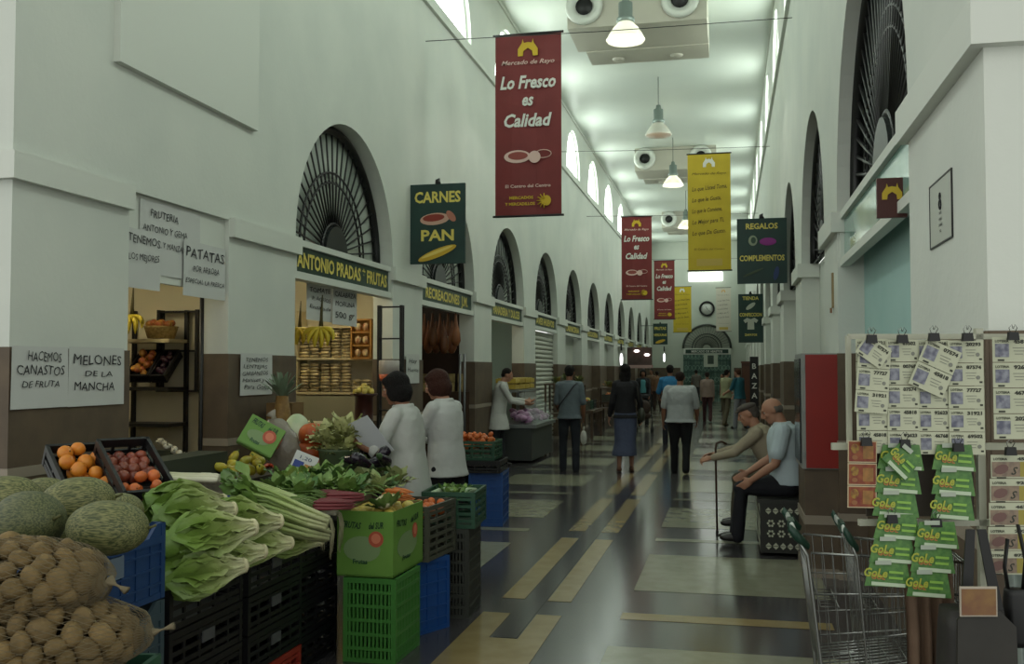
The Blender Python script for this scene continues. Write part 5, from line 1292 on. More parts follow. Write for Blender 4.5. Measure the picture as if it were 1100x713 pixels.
def strip(u, v, wpx, hpx, n, lab, kind='white', rot=0., zc=ZL, skew=0., grp=None, tilt=0.):
    """u,v: top centre in the picture; a strip of n joined tickets hanging down"""
    c = LP(u, v, zc); w, h = wpx/F*zc, hpx/F*zc
    e = empty('lottery_ticket_strip' if kind == 'white' else 'scratch_card_strip', lw(c), lab, 'lottery tickets', grp)
    e.rotation_euler = (RZ @ Matrix.Rotation(rot, 4, 'Y')).to_euler()
    for k in range(n):
        z1 = -k*h; z0 = z1-h*.97; sx = skew*k
        mb = MB()
        if kind == 'white':
            mb.bx(-w/2+sx, w/2+sx, -.001-.0004*k, 0, z0, z1, TKP)
            X = fr((sx, -.0016-.0004*k, 0), 'F')
            mb.box((-w*.27, z1-h*.52, .0), (w*.34, h*.52, .0008), TKI, X)
            mb.text(nums[(k*3+int(u)) % 10], TKT, X @ T(w*.22, z1-h*.24, .0005), h*.2, w*.42, bold=.05)
            mb.text('LOTERIA', TKT, X @ T(-w*.27, z1-h*.2, .0005), h*.13, w*.34, bold=.03)
            mb.box((-w*.3, z1-h*.9, .0), (w*.16, h*.07, .0006), TKT, X)
            for q in range(3): mb.box((w*.14, z1-h*(.42+.12*q), 0), (w*(.3-.05*q), h*.03, .0006), M('84867a', .7), X)
            mb.prism(ell(w*.34, z1-h*.62, w*.06, h*.09, 0, 8), .0006, M('7a7c72', .7), X); mb.box((w*.42, z1-h*.82, 0), (w*.08, h*.08, .0006), TKT, X)
        elif kind == 'green':
            tl = h*.9
            A = [(-w*.5+sx, -.004, z0), (w*.5+sx, -.004, z0-h*.1), (w*.42+sx, .0, z0+h*1.0), (-w*.36+sx, .0, z0+h*1.0)]
            nrm = (0, -.0015, 0)
            mb.add(A+[(a[0], a[1]+.0015, a[2]) for a in A], [(0, 1, 2, 3), (7, 6, 5, 4), (0, 4, 5, 1), (1, 5, 6, 2), (2, 6, 7, 3), (3, 7, 4, 0)], M('3c6a30', .45, '55803c', 60.))
            X = fr((sx, -.006, 0), 'F')
            XX = X @ Matrix.Rotation(-.08, 4, 'Z')
            mb.text('GoLe', M('9fa53a', .5), XX @ T(-w*.16, z0+h*.35, 0), h*.5, w*.5, shear=.2, bold=.03)
            mb.text('GOL', M('a8723a', .5), XX @ T(-w*.1, z0+h*.25, -.0004), h*.3, w*.3, bold=.03)
            for q in range(2): mb.box((w*.27, z0+h*(.35+.24*q), 0), (w*.3, h*.1, .0006), M('84b04a', .5), XX)
            mb.box((w*.12, z0+h*.06, 0), (w*.72, h*.15, .0006), M('b4c4a8', .5), XX)
            mb.box((-w*.1, z0+h*.98, 0.001), (w*.34, h*.18, .0006), M('a3ac9c', .5), X)
        elif kind == 'red':
            mb.bx(-w/2, w/2, -.001, .0, z0, z1, M('b9a988', .5)); mb.bx(-w/2+.003, w/2-.003, -.0016, -.001, z0+.003, z1-.003, M('6e241a', .5, '8a4a22', 40.))
            X = fr((0, -.002, 0), 'F'); mb.prism(ell(-w*.26, z1-h*.35, w*.14, h*.22, 0, 12), .0005, M('94762a', .5, '6e3a20', 90.), X); mb.prism(ell(-w*.26, z1-h*.74, w*.10, h*.10, 0, 12), .0005, M('8a5a34', .5), X)
            mb.box((w*.2, z1-h*.5, 0), (w*.36, h*.6, .0005), M('7d5a2a', .5, '9a6a34', 50.), X)
        else:
            mb.bx(-w/2+sx, w/2+sx, -.001-.0006*k, 0, z0, z1, TKP); X = fr((sx, -.0016-.0006*k, 0), 'F')
            mb.box((0, z1-h*.6, 0), (w*.96, h*.62, .0004), M('8f7c68', .6, '756558', 60.), X); mb.box((w*.3, z1-h*.6, .0003), (w*.36, h*.62, .0004), M('94883c', .6), X)
            mb.text(nums[(k*3+int(u)+1) % 10], TKT, X @ T(w*.26, z1-h*.22, .0005), h*.16, w*.4, bold=.05); mb.text('LOTERIA', TKT, X @ T(-w*.3, z1-h*.22, .0005), h*.14, w*.3, bold=.03)
            mb.prism(ell(-w*.28, z1-h*.6, w*.16, h*.2, .3, 10), .0009, M('6b4e48', .6), X); mb.text('S', TKT, X @ T(w*.0, z1-h*.82, .0008), h*.45, bold=.02, shear=.4)
            mb.box((-w*.28, z1-h*.95, .0004), (w*.2, h*.05, .0004), TKT, X)
        mb.build('ticket' if kind != 'green' else 'scratch_card', e)
    return e
names_ = ['first', 'second', 'third', 'fourth']
for k, u in enumerate((936, 969, 1002, 1037)):
    strip(u, 364+k*.5, 33.5 if k < 3 else 38, 24.6, 5, '%s white lottery ticket strip from the left on the upper rail' % names_[k], zc=ZL-.004*(k % 2))
strip(940, 372, 35, 24, 3, 'short strip of three white tickets hanging slightly tilted over the first strip', rot=.08, zc=ZL-.012)
strip(945, 368, 32, 24, 1, 'single white ticket hanging askew at the top left clip', rot=.62, zc=ZL-.022)
strip(1015, 371, 40, 27, 2, 'pair of white tickets hanging askew across the middle strips', rot=.42, zc=ZL-.016)
strip(1088, 362, 44, 27.5, 4, 'white ticket strip on the right hand rack at the picture edge', zc=ZL)
strip(1087, 488, 50, 25.5, 5, 'lower strip of pink and yellow lottery tickets at the right edge', 'yellow', skew=-.004)
strip(965, 478, 50, 25, 3, 'upper left strip of three green scratch cards', 'green', skew=-.008, zc=ZL-.01)
strip(1022, 478, 47, 26, 3, 'upper right strip of three green scratch cards', 'green', skew=-.003, zc=ZL-.01)
strip(960, 552, 50, 25, 3, 'lower left strip of three green scratch cards nearest the carts', 'green', skew=-.014, zc=ZL-.02)
strip(1002, 560, 48, 26, 3, 'lower right strip of three green scratch cards above the bag', 'green', skew=-.012, zc=ZL-.03)
strip(975, 484, 36, 26, 1, 'single green scratch card hanging askew over the upper left strip', 'green', rot=.7, zc=ZL-.03)
strip(925, 473, 31, 24, 3, 'strip of three dark red and yellow cards at the left end of the rail', 'red', rot=.02, zc=ZL-.01)
CLP = Kind(lambda: (lambda m: (m.prism([(-.016, -.012), (.016, -.012), (.013, .012), (-.013, .012)], .014, BLACK, fr((0, .004, 0), 'F')), [m.tube([(s*.006, 0, .01), (s*.012, -.004, .024), (s*.004, -.006, .034), (s*.001, -.004, .022)], .0012, CHR, 4) for s in (-1, 1)], tag(m.build('binder_clip'), None, 'clip'))[2])(MB()))
for k, (u, v) in enumerate(((936, 364), (969, 364), (1003, 362), (1039, 362), (1088, 361), (929, 474), (970, 476), (1027, 480), (1083, 484), (1002, 560), (955, 556))):
    c = LP(u, v, ZL-.025); o = CLP.at(lw(c), (0, 0, TH), 1., 'black binder clip holding tickets on the rack', 'clip', 'binder clips on the lottery rack')
# bag, cloth, card, straps
e = empty('shoulder_bag', lw(Vector((LP(1038, 0, 2.8).x, 2.8, .45))), 'dark brown black shoulder bag with flap hanging under the rack', 'bag', None, TH)
BG = M('1f1d1a', .6, '2a2723', 8., .1, 30)
bz = LP(0, 650, 2.8).z-.45; bw = 66/F*2.8
def rbox(mb, w, d, z0, z1, m, bulge=.03, X=None, n=10):
    vs = []
    for i in range(n+1):
        t = i/n; z = z0+(z1-z0)*t; q = 1-.10*abs(2*t-1)**3
        for j in range(20):
            a = 2*PI*j/20; ca, sa = math.cos(a), math.sin(a)
            vs.append((w/2*q*math.copysign(abs(ca)**.45, ca), d/2*q*math.copysign(abs(sa)**.6, sa)*(1+bulge*math.sin(t*PI)*4), z))
    mb.add(vs, [(i*20+j, i*20+(j+1) % 20, (i+1)*20+(j+1) % 20, (i+1)*20+j) for i in range(n) for j in range(20)]+[tuple(range(20))[::-1], tuple(range(n*20, n*20+20))], m, True, X)
mb = MB(); rbox(mb, bw, .13, 0, bz, BG); mb.build('bag_body', e)
mb = MB(); mb.prism([(-bw*.47, -.0), (-bw*.45, .16), (-bw*.2, .19), (bw*.2, .185), (bw*.46, .14), (bw*.48, -.02), (0, -.04)], .008, M('26241f', .5, '302d28', 8.), fr((0, -.085, bz-.17), 'F')); mb.build('flap', e)
mb = MB(); mb.prism([(-.05, 0), (.04, -.005), (.02, .025), (.0, .03)], .002, M('b9bab8', .7), fr((.0, -.096, bz-.19), 'F')); mb.build('paper_tip', e)
mb = MB(); mb.bx(.03, .055, -.088, -.080, .02, bz-.22, M('8d7a2c', .5)); mb.build('yellow_strip', e)
for s in (-1, 1):
    mb = MB(); q = LP(1042, 566, 2.8).z-.45
    mb.add([(.01+s*.003, -.02, q), (.01+s*.028, -.02, q), (.02+s*.062, -.03, bz-.02), (.02+s*.03, -.03, bz-.02), (.01+s*.003, -.015, q), (.01+s*.028, -.015, q), (.02+s*.062, -.025, bz-.02), (.02+s*.03, -.025, bz-.02)], [(0, 1, 2, 3), (7, 6, 5, 4), (0, 4, 5, 1), (1, 5, 6, 2), (2, 6, 7, 3), (3, 7, 4, 0)], BLACK); mb.build('strap', e)
a, b = LP(1019, 655, 2.74), LP(1058, 624, 2.74)
mb = MB(); w, h = b.x-a.x, b.z-a.z
mb.bx(-w/2, w/2, -.004, 0, 0, h, M('b0a596', .6)); mb.bx(-w/2+.004, w/2-.004, -.006, -.004, .004, h-.006, M('6d4434', .5, '8a6a3a', 14.))
o = mb.build('picture_card', loc=lw(Vector(((a.x+b.x)/2, 2.70, a.z)))); o.rotation_euler = (0, 0, TH); tag(o, 'small reddish brown picture card with white edge, standing behind the bag flap', 'card')
def cloth(u0, u1, v0, v1, zc, col, nm, lab, cat, folds=5, h2=None):
    a, b = LP(u0, v0, zc), LP(u1, v0, zc); zb = LP(0, v1, zc).z; w = b.x-a.x; h = a.z-zb; nx, nz = 24, 10; vs = []
    for i in range(nx+1):
        for j in range(nz+1):
            t = j/nz; s = i/nx; vs.append((-w/2*(1-.12*t*0)+w*s+.01*math.sin(t*4), .018*math.sin(s*folds*2*PI+t*1.5)*(.4+.6*(1-t)), h*t))
    n_ = len(vs); vs += [(x, y+.006, z) for x, y, z in vs]
    fs = [(i*(nz+1)+j, (i+1)*(nz+1)+j, (i+1)*(nz+1)+j+1, i*(nz+1)+j+1) for i in range(nx) for j in range(nz)]
    mb = MB(); mb.add(vs, fs+[tuple(n_+q for q in f)[::-1] for f in fs], M(col, .8, h2, 10.) if h2 else M(col, .8), True)
    o = mb.build(nm, loc=lw(Vector(((a.x+b.x)/2, zc, zb)))); o.rotation_euler = (0, 0, TH); tag(o, lab, cat); return o
cloth(968, 1020, 568, 760, 2.98, '5c4736', 'hanging_cloth', 'brown folded cloth hanging between the carts and the bag', 'cloth', 4, '685240')
cloth(1078, 1112, 600, 770, 3.0, '8f9a94', 'pale_garment', 'pale grey green garment hanging at the lower right edge', 'garment', 3, '9aa59e')
e = empty('black_pouch', lw(Vector((LP(1086, 0, 2.82).x, 2.82, LP(0, 690, 2.82).z))), 'black pouch hanging at the right edge below the yellow tickets', 'pouch', None, TH)
mb = MB(); rbox(mb, .062, .05, 0, .16, BLACK); mb.build('pouch_body', e)
mb = MB(); mb.tube([(-.02, 0, .15), (-.03, 0, .22), (-.02, 0, .30)], .01, BLACK, 6, flat=.4); mb.tube([(.02, 0, .15), (.03, 0, .24), (.01, 0, .34)], .01, BLACK, 6, flat=.4); mb.build('strap', e)
# ============================================================ PART 4: people
def remesh(o, vox, it=6, fac=.5, noisy=0.):
    m = o.modifiers.new('Remesh', 'REMESH'); m.mode = 'VOXEL'; m.voxel_size = vox; m.use_smooth_shade = True
    s = o.modifiers.new('Smooth', 'SMOOTH'); s.iterations = it; s.factor = fac
    if noisy:
        tx = bpy.data.textures.get('wrinkle') or bpy.data.textures.new('wrinkle', 'CLOUDS'); tx.noise_scale = .09
        d = o.modifiers.new('Displace', 'DISPLACE'); d.texture = tx; d.strength = noisy; d.mid_level = .5
def limb(mb, pts, rs, m, flat=1.):
    mb.tube(pts, rs, m, 12, flat=flat)
    for p, r in zip(pts, rs): mb.ball(p, r*.99, m, 12, 8)
def loft(mb, secs, m, n=24):
    """secs: (centre, right vector, front vector, half width, half depth)"""
    vs = []
    for c, rx, fy, hw, hd in secs:
        for j in range(n):
            a = 2*PI*j/n; ca, sa = math.cos(a), math.sin(a)
            vs.append(c+rx*hw*math.copysign(abs(ca)**.85, ca)+fy*hd*math.copysign(abs(sa)**.85, sa))
    k = len(secs)
    mb.add(vs, [(i*n+j, i*n+(j+1) % n, (i+1)*n+(j+1) % n, (i+1)*n+j) for i in range(k-1) for j in range(n)]+[tuple(range(n))[::-1], tuple(range((k-1)*n, k*n))], m, True)
SKIN = {'light': 'a87a62', 'tan': '8a5f48', 'pale': 'b48a74'}
def human(loc, rz, H, lab, skin='light', hairc='1a1413', hair='short', lean=0., head=(0, 0), arms=None, legs=None, seat=None,
          top=('c4c6c0', 'long', .0), bottom=('14161c', 'trousers'), shoes='14110f', vox=.009, bulk=1., wom=False, extra=None, top2=None, curl=.5, name='person', cap=None, roll=0.):
    e = empty(name, loc, lab, 'person', None, rz)
    sm = M(SKIN[skin], .55, None, 6., .05, 120)
    Z = Vector((0, 0, 1)); zp = (.525*H) if seat is None else seat
    P = Vector((0, 0, zp))
    up = Vector((0, math.sin(lean), math.cos(lean))); fy = Vector((0, math.cos(lean), -math.sin(lean))); rx = Vector((1, 0, 0))
    sw = (.088 if wom else .100)*H*(.5+.5*bulk)
    S = {s: P+up*(.272*H)+rx*s*sw for s in (-1, 1)}
    N = P+up*(.305*H)
    hp, hy = head
    hu = Vector((0, math.sin(lean*.6+hp), math.cos(lean*.6+hp))); hf0 = Vector((0, math.cos(lean*.6+hp), -math.sin(lean*.6+hp)))
    hr = Vector((1, 0, 0)); Rh = Matrix.Rotation(hy, 3, hu); hf = Rh @ hf0; hr = Rh @ hr
    Hd = N+hu*(.086*H)+hf*.012*H
    arms = arms or {-1: (.05, .12, .25, 0.), 1: (-.05, .12, .2, 0.)}
    legs = legs or {-1: (.12, .03, .05), 1: (-.15, .03, .25)}
    ua, fa, th_, sh_ = .175*H, .150*H, .245*H, .235*H
    J = {}
    for s in (-1, 1):
        fl_, ab, el_, inn = arms[s]
        d1 = Vector((s*math.sin(ab), math.sin(fl_)*math.cos(ab), -math.cos(fl_)*math.cos(ab)))
        E_ = S[s]+d1*ua; f2 = fl_+el_
        d2 = Vector((-s*math.sin(inn)+s*math.sin(ab)*.3, math.sin(f2)*math.cos(inn), -math.cos(f2)*math.cos(inn))).normalized()
        Wr = E_+d2*fa; J[s] = (S[s], E_, Wr, d2)
    L = {}
    for s in (-1, 1):
        tf, ab, kn = legs[s]
        hip = P+Vector((s*.052*H, 0, -.02*H)); d1 = Vector((s*math.sin(ab), math.sin(tf)*math.cos(ab), -math.cos(tf)*math.cos(ab)))
        K = hip+d1*th_; f2 = tf-kn; d2 = Vector((s*math.sin(ab)*.3, math.sin(f2), -math.cos(f2))).normalized()
        A = K+d2*sh_; L[s] = (hip, K, A)
    if seat is None:   # rest the lower foot on the ground
        lo = min(L[s][2].z for s in (-1, 1))-.042*H
        e.location.z -= lo
    # --- body
    b = MB(); h = H/1.7
    loft(b, [(P+up*t*H, rx, fy, w*H*bulk, d*H*bulk) for t, w, d in ((-.05, .07, .055), (0, .092, .068), (.09, .074, .056), (.18, .088, .064), (.25, .088, .056), (.285, .055, .038), (.31, .032, .032))], sm)
    limb(b, [N-up*.02*H, N+hu*.05*H], [.034*H, .031*H], sm)
    b.ball(Hd+hu*.012*H, (1, 1, 1), sm, 4, 3) if False else None
    def hp_(x, y, z): return Hd+hr*x*h+hf*y*h+hu*z*h
    # skull, jaw, nose, ears, brow, cheeks
    def eball(c, rx_, ry_, rz_, m, n=18, k=12):
        X = Matrix((hr, hf, hu)).transposed().to_4x4(); X.translation = c; b.ball((0, 0, 0), (rx_*h, ry_*h, rz_*h), m, n, k, X)
    eball(hp_(0, -.008, .025), .076, .094, .085, sm); eball(hp_(0, .022, -.035), .055, .066, .075, sm); eball(hp_(0, .065, -.085), .026, .024, .022, sm)
    b.tube([hp_(0, .088, .028), hp_(0, .104, .0), hp_(0, .114, -.022), hp_(0, .092, -.034)], [.009*h, .012*h, .015*h, .010*h], sm, 8)
    b.tube([hp_(-.04, .078, .034), hp_(0, .09, .036), hp_(.04, .078, .034)], .010*h, sm, 8)
    eball(hp_(0, .083, -.056), .024, .012, .011, sm, 10, 6)
    for s in (-1, 1):
        eball(hp_(s*.076, -.008, -.002), .010, .020, .032, sm, 10, 8); eball(hp_(s*.038, .066, -.018), .022, .02, .022, sm, 10, 8)
    for s in (-1, 1):
        a, E_, Wr, d2 = J[s]
        limb(b, [a, a.lerp(E_, .5), E_, E_.lerp(Wr, .35), Wr], [.034*H*bulk, .029*H*bulk, .024*H, .024*H, .0155*H], sm)
        # hand: palm, four fingers, thumb
        nrm = Vector((-s, 0, 0)); nrm = (nrm-d2*nrm.dot(d2))
        if nrm.length < .2: nrm = Vector((0, 0, -1))-d2*(-d2.z)
        nrm.normalize()
        if J[s][2].z > P.z+.08*H and abs(d2.z) < .8: nrm = (nrm*.5+Vector((0, 0, 1))*.6*(-1 if seat is not None else 1)); nrm = (nrm-d2*nrm.dot(d2)).normalized()
        lat = d2.cross(nrm).normalized()
        if lat.dot(Vector((0, 1, 0))+Vector((0, 0, .5))) < 0: lat = -lat
        pc = Wr+d2*.045*h
        X = Matrix((lat, d2, nrm)).transposed().to_4x4(); X.translation = pc
        b.ball((0, 0, 0), (.040*h, .052*h, .016*h), sm, 14, 10, X)
        for k in range(4):
            off = lat*(.030-.0195*k)*h; ln = (.036, .042, .039, .031)[k]*h; r_ = max(.0085*h, vox*.95)
            p0 = Wr+d2*.085*h+off; c1 = curl*(.6+.15*k)
            q1 = p0+(d2*math.cos(c1)+nrm*math.sin(c1))*ln; q2 = q1+(d2*math.cos(c1*2.1)+nrm*math.sin(c1*2.1))*ln*.9
            limb(b, [p0-d2*.03*h, p0, q1, q2], [r_*1.05, r_*1.05, r_, r_*.85], sm)
        t0 = Wr+d2*.02*h+lat*.026*h; t1 = t0+(d2*.6+lat*.7+nrm*.25).normalized()*.035*h; t2 = t1+(d2*.8+lat*.15+nrm*.5).normalized()*.03*h
        limb(b, [t0, t1, t2], [.013*h, max(.0105*h, vox), max(.009*h, vox*.9)], sm)
    for s in (-1, 1):
        hip, K, A = L[s]
        limb(b, [hip, hip.lerp(K, .45), K, K.lerp(A, .3), A], [.05*H*bulk, .042*H*bulk, .03*H, .03*H, .018*H], sm)
        b.ball(A+Vector((0, .04*h, -.045*h)), (.028*h, .08*h, .018*h), sm, 12, 8)
    o = b.build('body', e); remesh(o, vox, 5)
    # eyes, brows, lips
    ey = MB()
    for s in (-1, 1):
        X = Matrix((hr, hf, hu)).transposed().to_4x4(); X.translation = hp_(s*.030, .074, .012); ey.ball((0, 0, 0), (.012*h, .010*h, .008*h), M('b5aea6', .3), 10, 6, X)
        ey.ball((0, .006*h, 0), (.006*h, .006*h, .006*h), M('20140e', .2), 8, 6, X)
    ey.build('eyes', e)
    lp = MB(); X = Matrix((hr, hf, hu)).transposed().to_4x4(); X.translation = hp_(0, .090, -.056); lp.ball((0, 0, 0), (.020*h, .007*h, .005*h), M('7f4a40', .5), 10, 6, X); lp.build('lips', e)
    # --- hair
    hm = M(hairc, .7, None, 6., 1., 140, spec=.25, stretch=(1, 1, .3))
    g = MB()
    def hb(x, y, z, a, b_, c): 
        X = Matrix((hr, hf, hu)).transposed().to_4x4(); X.translation = hp_(x, y, z); g.ball((0, 0, 0), (a*h, b_*h, c*h), hm, 16, 10, X, ns=.05, nf=4)
    if hair == 'short': hb(0, -.022, .040, .083, .088, .083); hb(0, -.052, -.005, .072, .052, .065)
    elif hair == 'bald':
        hb(0, -.055, -.008, .072, .045, .045); hb(-.066, -.02, .0, .016, .035, .035); hb(.066, -.02, .0, .016, .035, .035)
    elif hair == 'thin': hb(0, -.030, .030, .080, .082, .078); hb(0, -.056, -.012, .068, .044, .05)
    elif hair == 'bob':
        hb(0, -.018, .038, .094, .100, .090); hb(0, -.045, -.03, .095, .075, .085); hb(0, -.04, -.075, .085, .06, .05); hb(-.075, .0, -.03, .024, .05, .07); hb(.075, .0, -.03, .024, .05, .07); hb(0, .045, .07, .07, .045, .035)
    elif hair == 'long':
        hb(0, -.018, .038, .090, .098, .088); hb(0, -.05, -.05, .088, .06, .09); hb(0, -.065, -.13, .080, .045, .09); hb(0, -.07, -.2, .065, .035, .08); hb(-.07, -.02, -.06, .025, .04, .08); hb(.07, -.02, -.06, .025, .04, .08)
    o = g.build('hair', e); remesh(o, .008, 3)
    if cap:
        c = MB(); X = Matrix((hr, hf, hu)).transposed().to_4x4(); X.translation = hp_(0, 0, .062); c.ball((0, -.004, .012), (.092*h, .108*h, .042*h), M(cap, .8), 18, 10, X); c.ball((0, .088*h, -.006*h), (.06*h, .045*h, .010*h), M(cap, .8), 14, 6, X)
        o = c.build('flat_cap', e); remesh(o, .008, 3)
    # --- top
    tc_, slv, ext = top
    tm = M(tc_, .8, None, 6., .25, 14)
    g = MB(); k = bulk
    secs = [(.303, .048, .044), (.285, .082, .060), (.25, .104, .072), (.19, .103, .078), (.12, .095, .074), (.05, .100, .078), (-.01, .106, .082)]
    ext = max(ext, .035) if seat is None else 0
    if ext: secs += [(-.01-ext*.5, .106+ext*.22, .084+ext*.12), (-.01-ext, .108+ext*.38, .086+ext*.2)]
    if wom: secs = [(t, w*(.92 if .07 < t < .2 else .97), d) for t, w, d in secs]
    loft(g, [(P+up*t*H if t > -.02 else P-Z*(-t)*H-Z*0+Vector((0, 0, 0)), rx, fy if t > 0 else Vector((0, 1, 0)), w*H*k, d*H*k) for t, w, d in secs][::-1], tm)
    for s in (-1, 1):
        a, E_, Wr, d2 = J[s]
        if slv == 'long': limb(g, [a, a.lerp(E_, .5), E_, E_.lerp(Wr, .5), Wr-d2*.02*H], [.036*H*k, .032*H*k, .029*H, .026*H, .021*H], tm)
        elif slv == 'elbow': limb(g, [a, a.lerp(E_, .5), E_.lerp(a, .05)], [.037*H*k, .035*H*k, .034*H], tm)
        elif slv == 'short': limb(g, [a, a.lerp(E_, .35), a.lerp(E_, .66)], [.038*H*k, .037*H*k, .037*H*k], tm)
        else: g.ball(a, .04*H, tm)
    for s in (-1, 1): limb(g, [N-up*.012*H, S[s]+up*.006*H], [.026*H, .030*H*k], tm)
    # collar
    g.tube([N+up*.004*H+(rx*math.cos(q*PI/8)+fy*math.sin(q*PI/8))*.040*H for q in range(17)], .010*H, tm, 6)
    o = g.build('shirt', e); remesh(o, max(vox, .009), 4, noisy=.012)
    if top2:
        g = MB(); t2 = M(top2, .8)
        loft(g, [(P+up*t*H, rx, fy, w*H, d*H) for t, w, d in ((.05, .07, .083), (.15, .06, .081), (.25, .06, .079), (.28, .045, .068))], t2); o = g.build('inner_top', e); o.location.y = .014; remesh(o, .01, 3)
    # --- bottom
    bc, kind = bottom; bm = M(bc, .85, None, 6., .2, 12); g = MB()
    if kind == 'trousers':
        loft(g, [(P+up*.075*H, rx, fy, .090*H*k, .070*H*k), (P+up*.02*H, rx, fy, .100*H*k, .076*H*k), (P-Z*.04*H if seat is None else P-Z*.03*H, rx, Vector((0, 1, 0)), .098*H*k, .074*H*k)][::-1], bm)
        for s in (-1, 1):
            hip, K, A = L[s]; limb(g, [hip, hip.lerp(K, .4), K, K.lerp(A, .5), A-(K-A).normalized()*.018*H], [.056*H*k, .052*H*k, .041*H, .037*H, .036*H], bm)
    else:   # long skirt
        lo = {'skirt': .30, 'kneeskirt': .18}[kind]
        mid = (L[1][1]+L[-1][1])/2; ank = (L[1][2]+L[-1][2])/2
        loft(g, [(P+up*.08*H, rx, fy, .078*H, .060*H), (P+up*.0, rx, fy, .104*H, .082*H), (P-Z*.1*H, rx, Vector((0, 1, 0)), .108*H, .088*H), (mid*1., rx, Vector((0, 1, 0)), .100*H, .10*H), (mid.lerp(ank, .55)+Vector((-.02, 0, 0)), rx, Vector((0, 1, 0)), .118*H, .13*H)][::-1], bm)
    o = g.build('trousers' if kind == 'trousers' else 'skirt', e); remesh(o, max(vox, .009), 4, noisy=.012)
    for s in (-1, 1):
        hip, K, A = L[s]; g = MB(); shm = M(shoes, .4)
        f = Vector((0, 1, 0)); c = A+Vector((0, .0, -.038*H))
        pitch = 0.
        if seat is None and (c.z-(min(L[q][2].z for q in (-1, 1))-.038*H)) > .03: pitch = -.45
        X = Matrix.Translation(A) @ Matrix.Rotation(pitch, 4, 'X')
        g.ball((0, -.012*h, -.035*h), (.036*h, .045*h, .036*h), shm, 12, 8, X); g.ball((0, .045*h, -.042*h), (.046*h, .10*h, .040*h), shm, 12, 8, X); g.ball((0, .10*h, -.047*h), (.045*h, .065*h, .032*h), shm, 12, 8, X); g.ball((0, 0, -.01*h), (.034*h, .036*h, .03*h), shm, 12, 8, X)
        o = g.build('shoe', e); remesh(o, .008, 3)
    if extra: extra(e, dict(P=P, S=S, N=N, J=J, L=L, up=up, fy=fy, rx=rx, H=H, hp=hp_))
    return e
# woman reading, white coat
def no_x(e, d): pass
PA = Pd(440, 500, 6.95); AA = (PA.x, PA.y)
human((PA.x, PA.y, 0), math.radians(84), 1.64, 'woman in long white coat with black bobbed hair reading a sheet of paper', 'tan', '100c0b', 'bob', .10, (.22, 0.),
      {-1: (.45, .25, 1.6, .1), 1: (.30, .15, 1.7, .25)}, {-1: (.0, .03, .03), 1: (.03, .03, .03)}, None, ('b3b5b0', 'elbow', .2), ('23242c', 'trousers'), vox=.007, wom=True, bulk=1.0, curl=.7)
# the sheet in her hands
p = Pd(397, 470, 6.75)
e = empty('paper_sheet', p, 'white sheet of paper held up by the woman in the white coat', 'paper', None, 0, (0, 0, .1))
mb = MB(); mb.prism([(-.10, -.14), (.11, -.16), (.11, .14), (-.10, .16)], .003, M('b9bcc0', .7), fr((0, 0, 0), 'F') @ Euler((.25, -.5, .5)).to_matrix().to_4x4()); mb.build('sheet', e)
PB_ = Pd(480, 500, 7.7)
human((PB_.x, PB_.y, 0), math.radians(70), 1.66, 'woman in white blouse and dark trousers with short reddish brown hair', 'light', '3a1d14', 'bob', .06, (.3, .1),
      {-1: (.5, .1, 1.4, .3), 1: (.35, .12, 1.3, .3)}, {-1: (.0, .03, .02), 1: (.02, .03, .02)}, None, ('bcbebb', 'long', .02), ('101118', 'trousers'), vox=.008, wom=True)
# vendor
human((-3.88, 16.55, 0), math.radians(-75), 1.70, 'vendor in white coat behind the cold counter, half hidden by a pier', 'light', '15100e', 'short', .15, (.3, 0), {-1: (.6, .1, .9, .1), 1: (.5, .1, .9, .1)}, None, None, ('b9bbb6', 'long', .16), ('2a2c30', 'trousers'), vox=.012)
# man with shoulder strap
def strap(e, d):
    mb = MB(); S, P, fy, up, H = d['S'], d['P'], d['fy'], d['up'], d['H']
    a = S[1]+up*.03*H-Vector((.03, 0, 0)); b_ = P+Vector((-.09*H, -.06*H, .06*H))
    pts = [a, a.lerp(b_, .15)-fy*.075*H, a.lerp(b_, .5)-fy*.09*H, a.lerp(b_, .85)-fy*.085*H, b_+Vector((-.02, 0, -.02))]
    mb.tube(pts, .017, M('14161c', .7), 6, flat=.5); mb.build('shoulder_strap', e)
human((-2.55, 15.96, 0), 0., 1.72, 'man seen from behind in grey shirt with dark strap across his back', 'tan', '15110f', 'short', .02, (.05, 0), {-1: (.15, .14, .5, .2), 1: (.1, .16, .45, .1)}, {-1: (.05, .04, .05), 1: (-.02, .04, .08)}, None, ('5e6a70', 'elbow', .0), ('1f242b', 'trousers'), vox=.010, extra=strap)
mb = MB(); mb.ball((0, 0, 0), (.05, .05, .11), M('b5b5ae', .5), 12, 8, ns=.15); mb.tube([(0, 0, .1), (.01, 0, .17)], .012, M('b5b5ae', .5), 6)
tag(mb.build('white_bag', loc=Pz(627, 470, .62)), 'small white bag hanging beside the right leg of the strap man', 'bag')
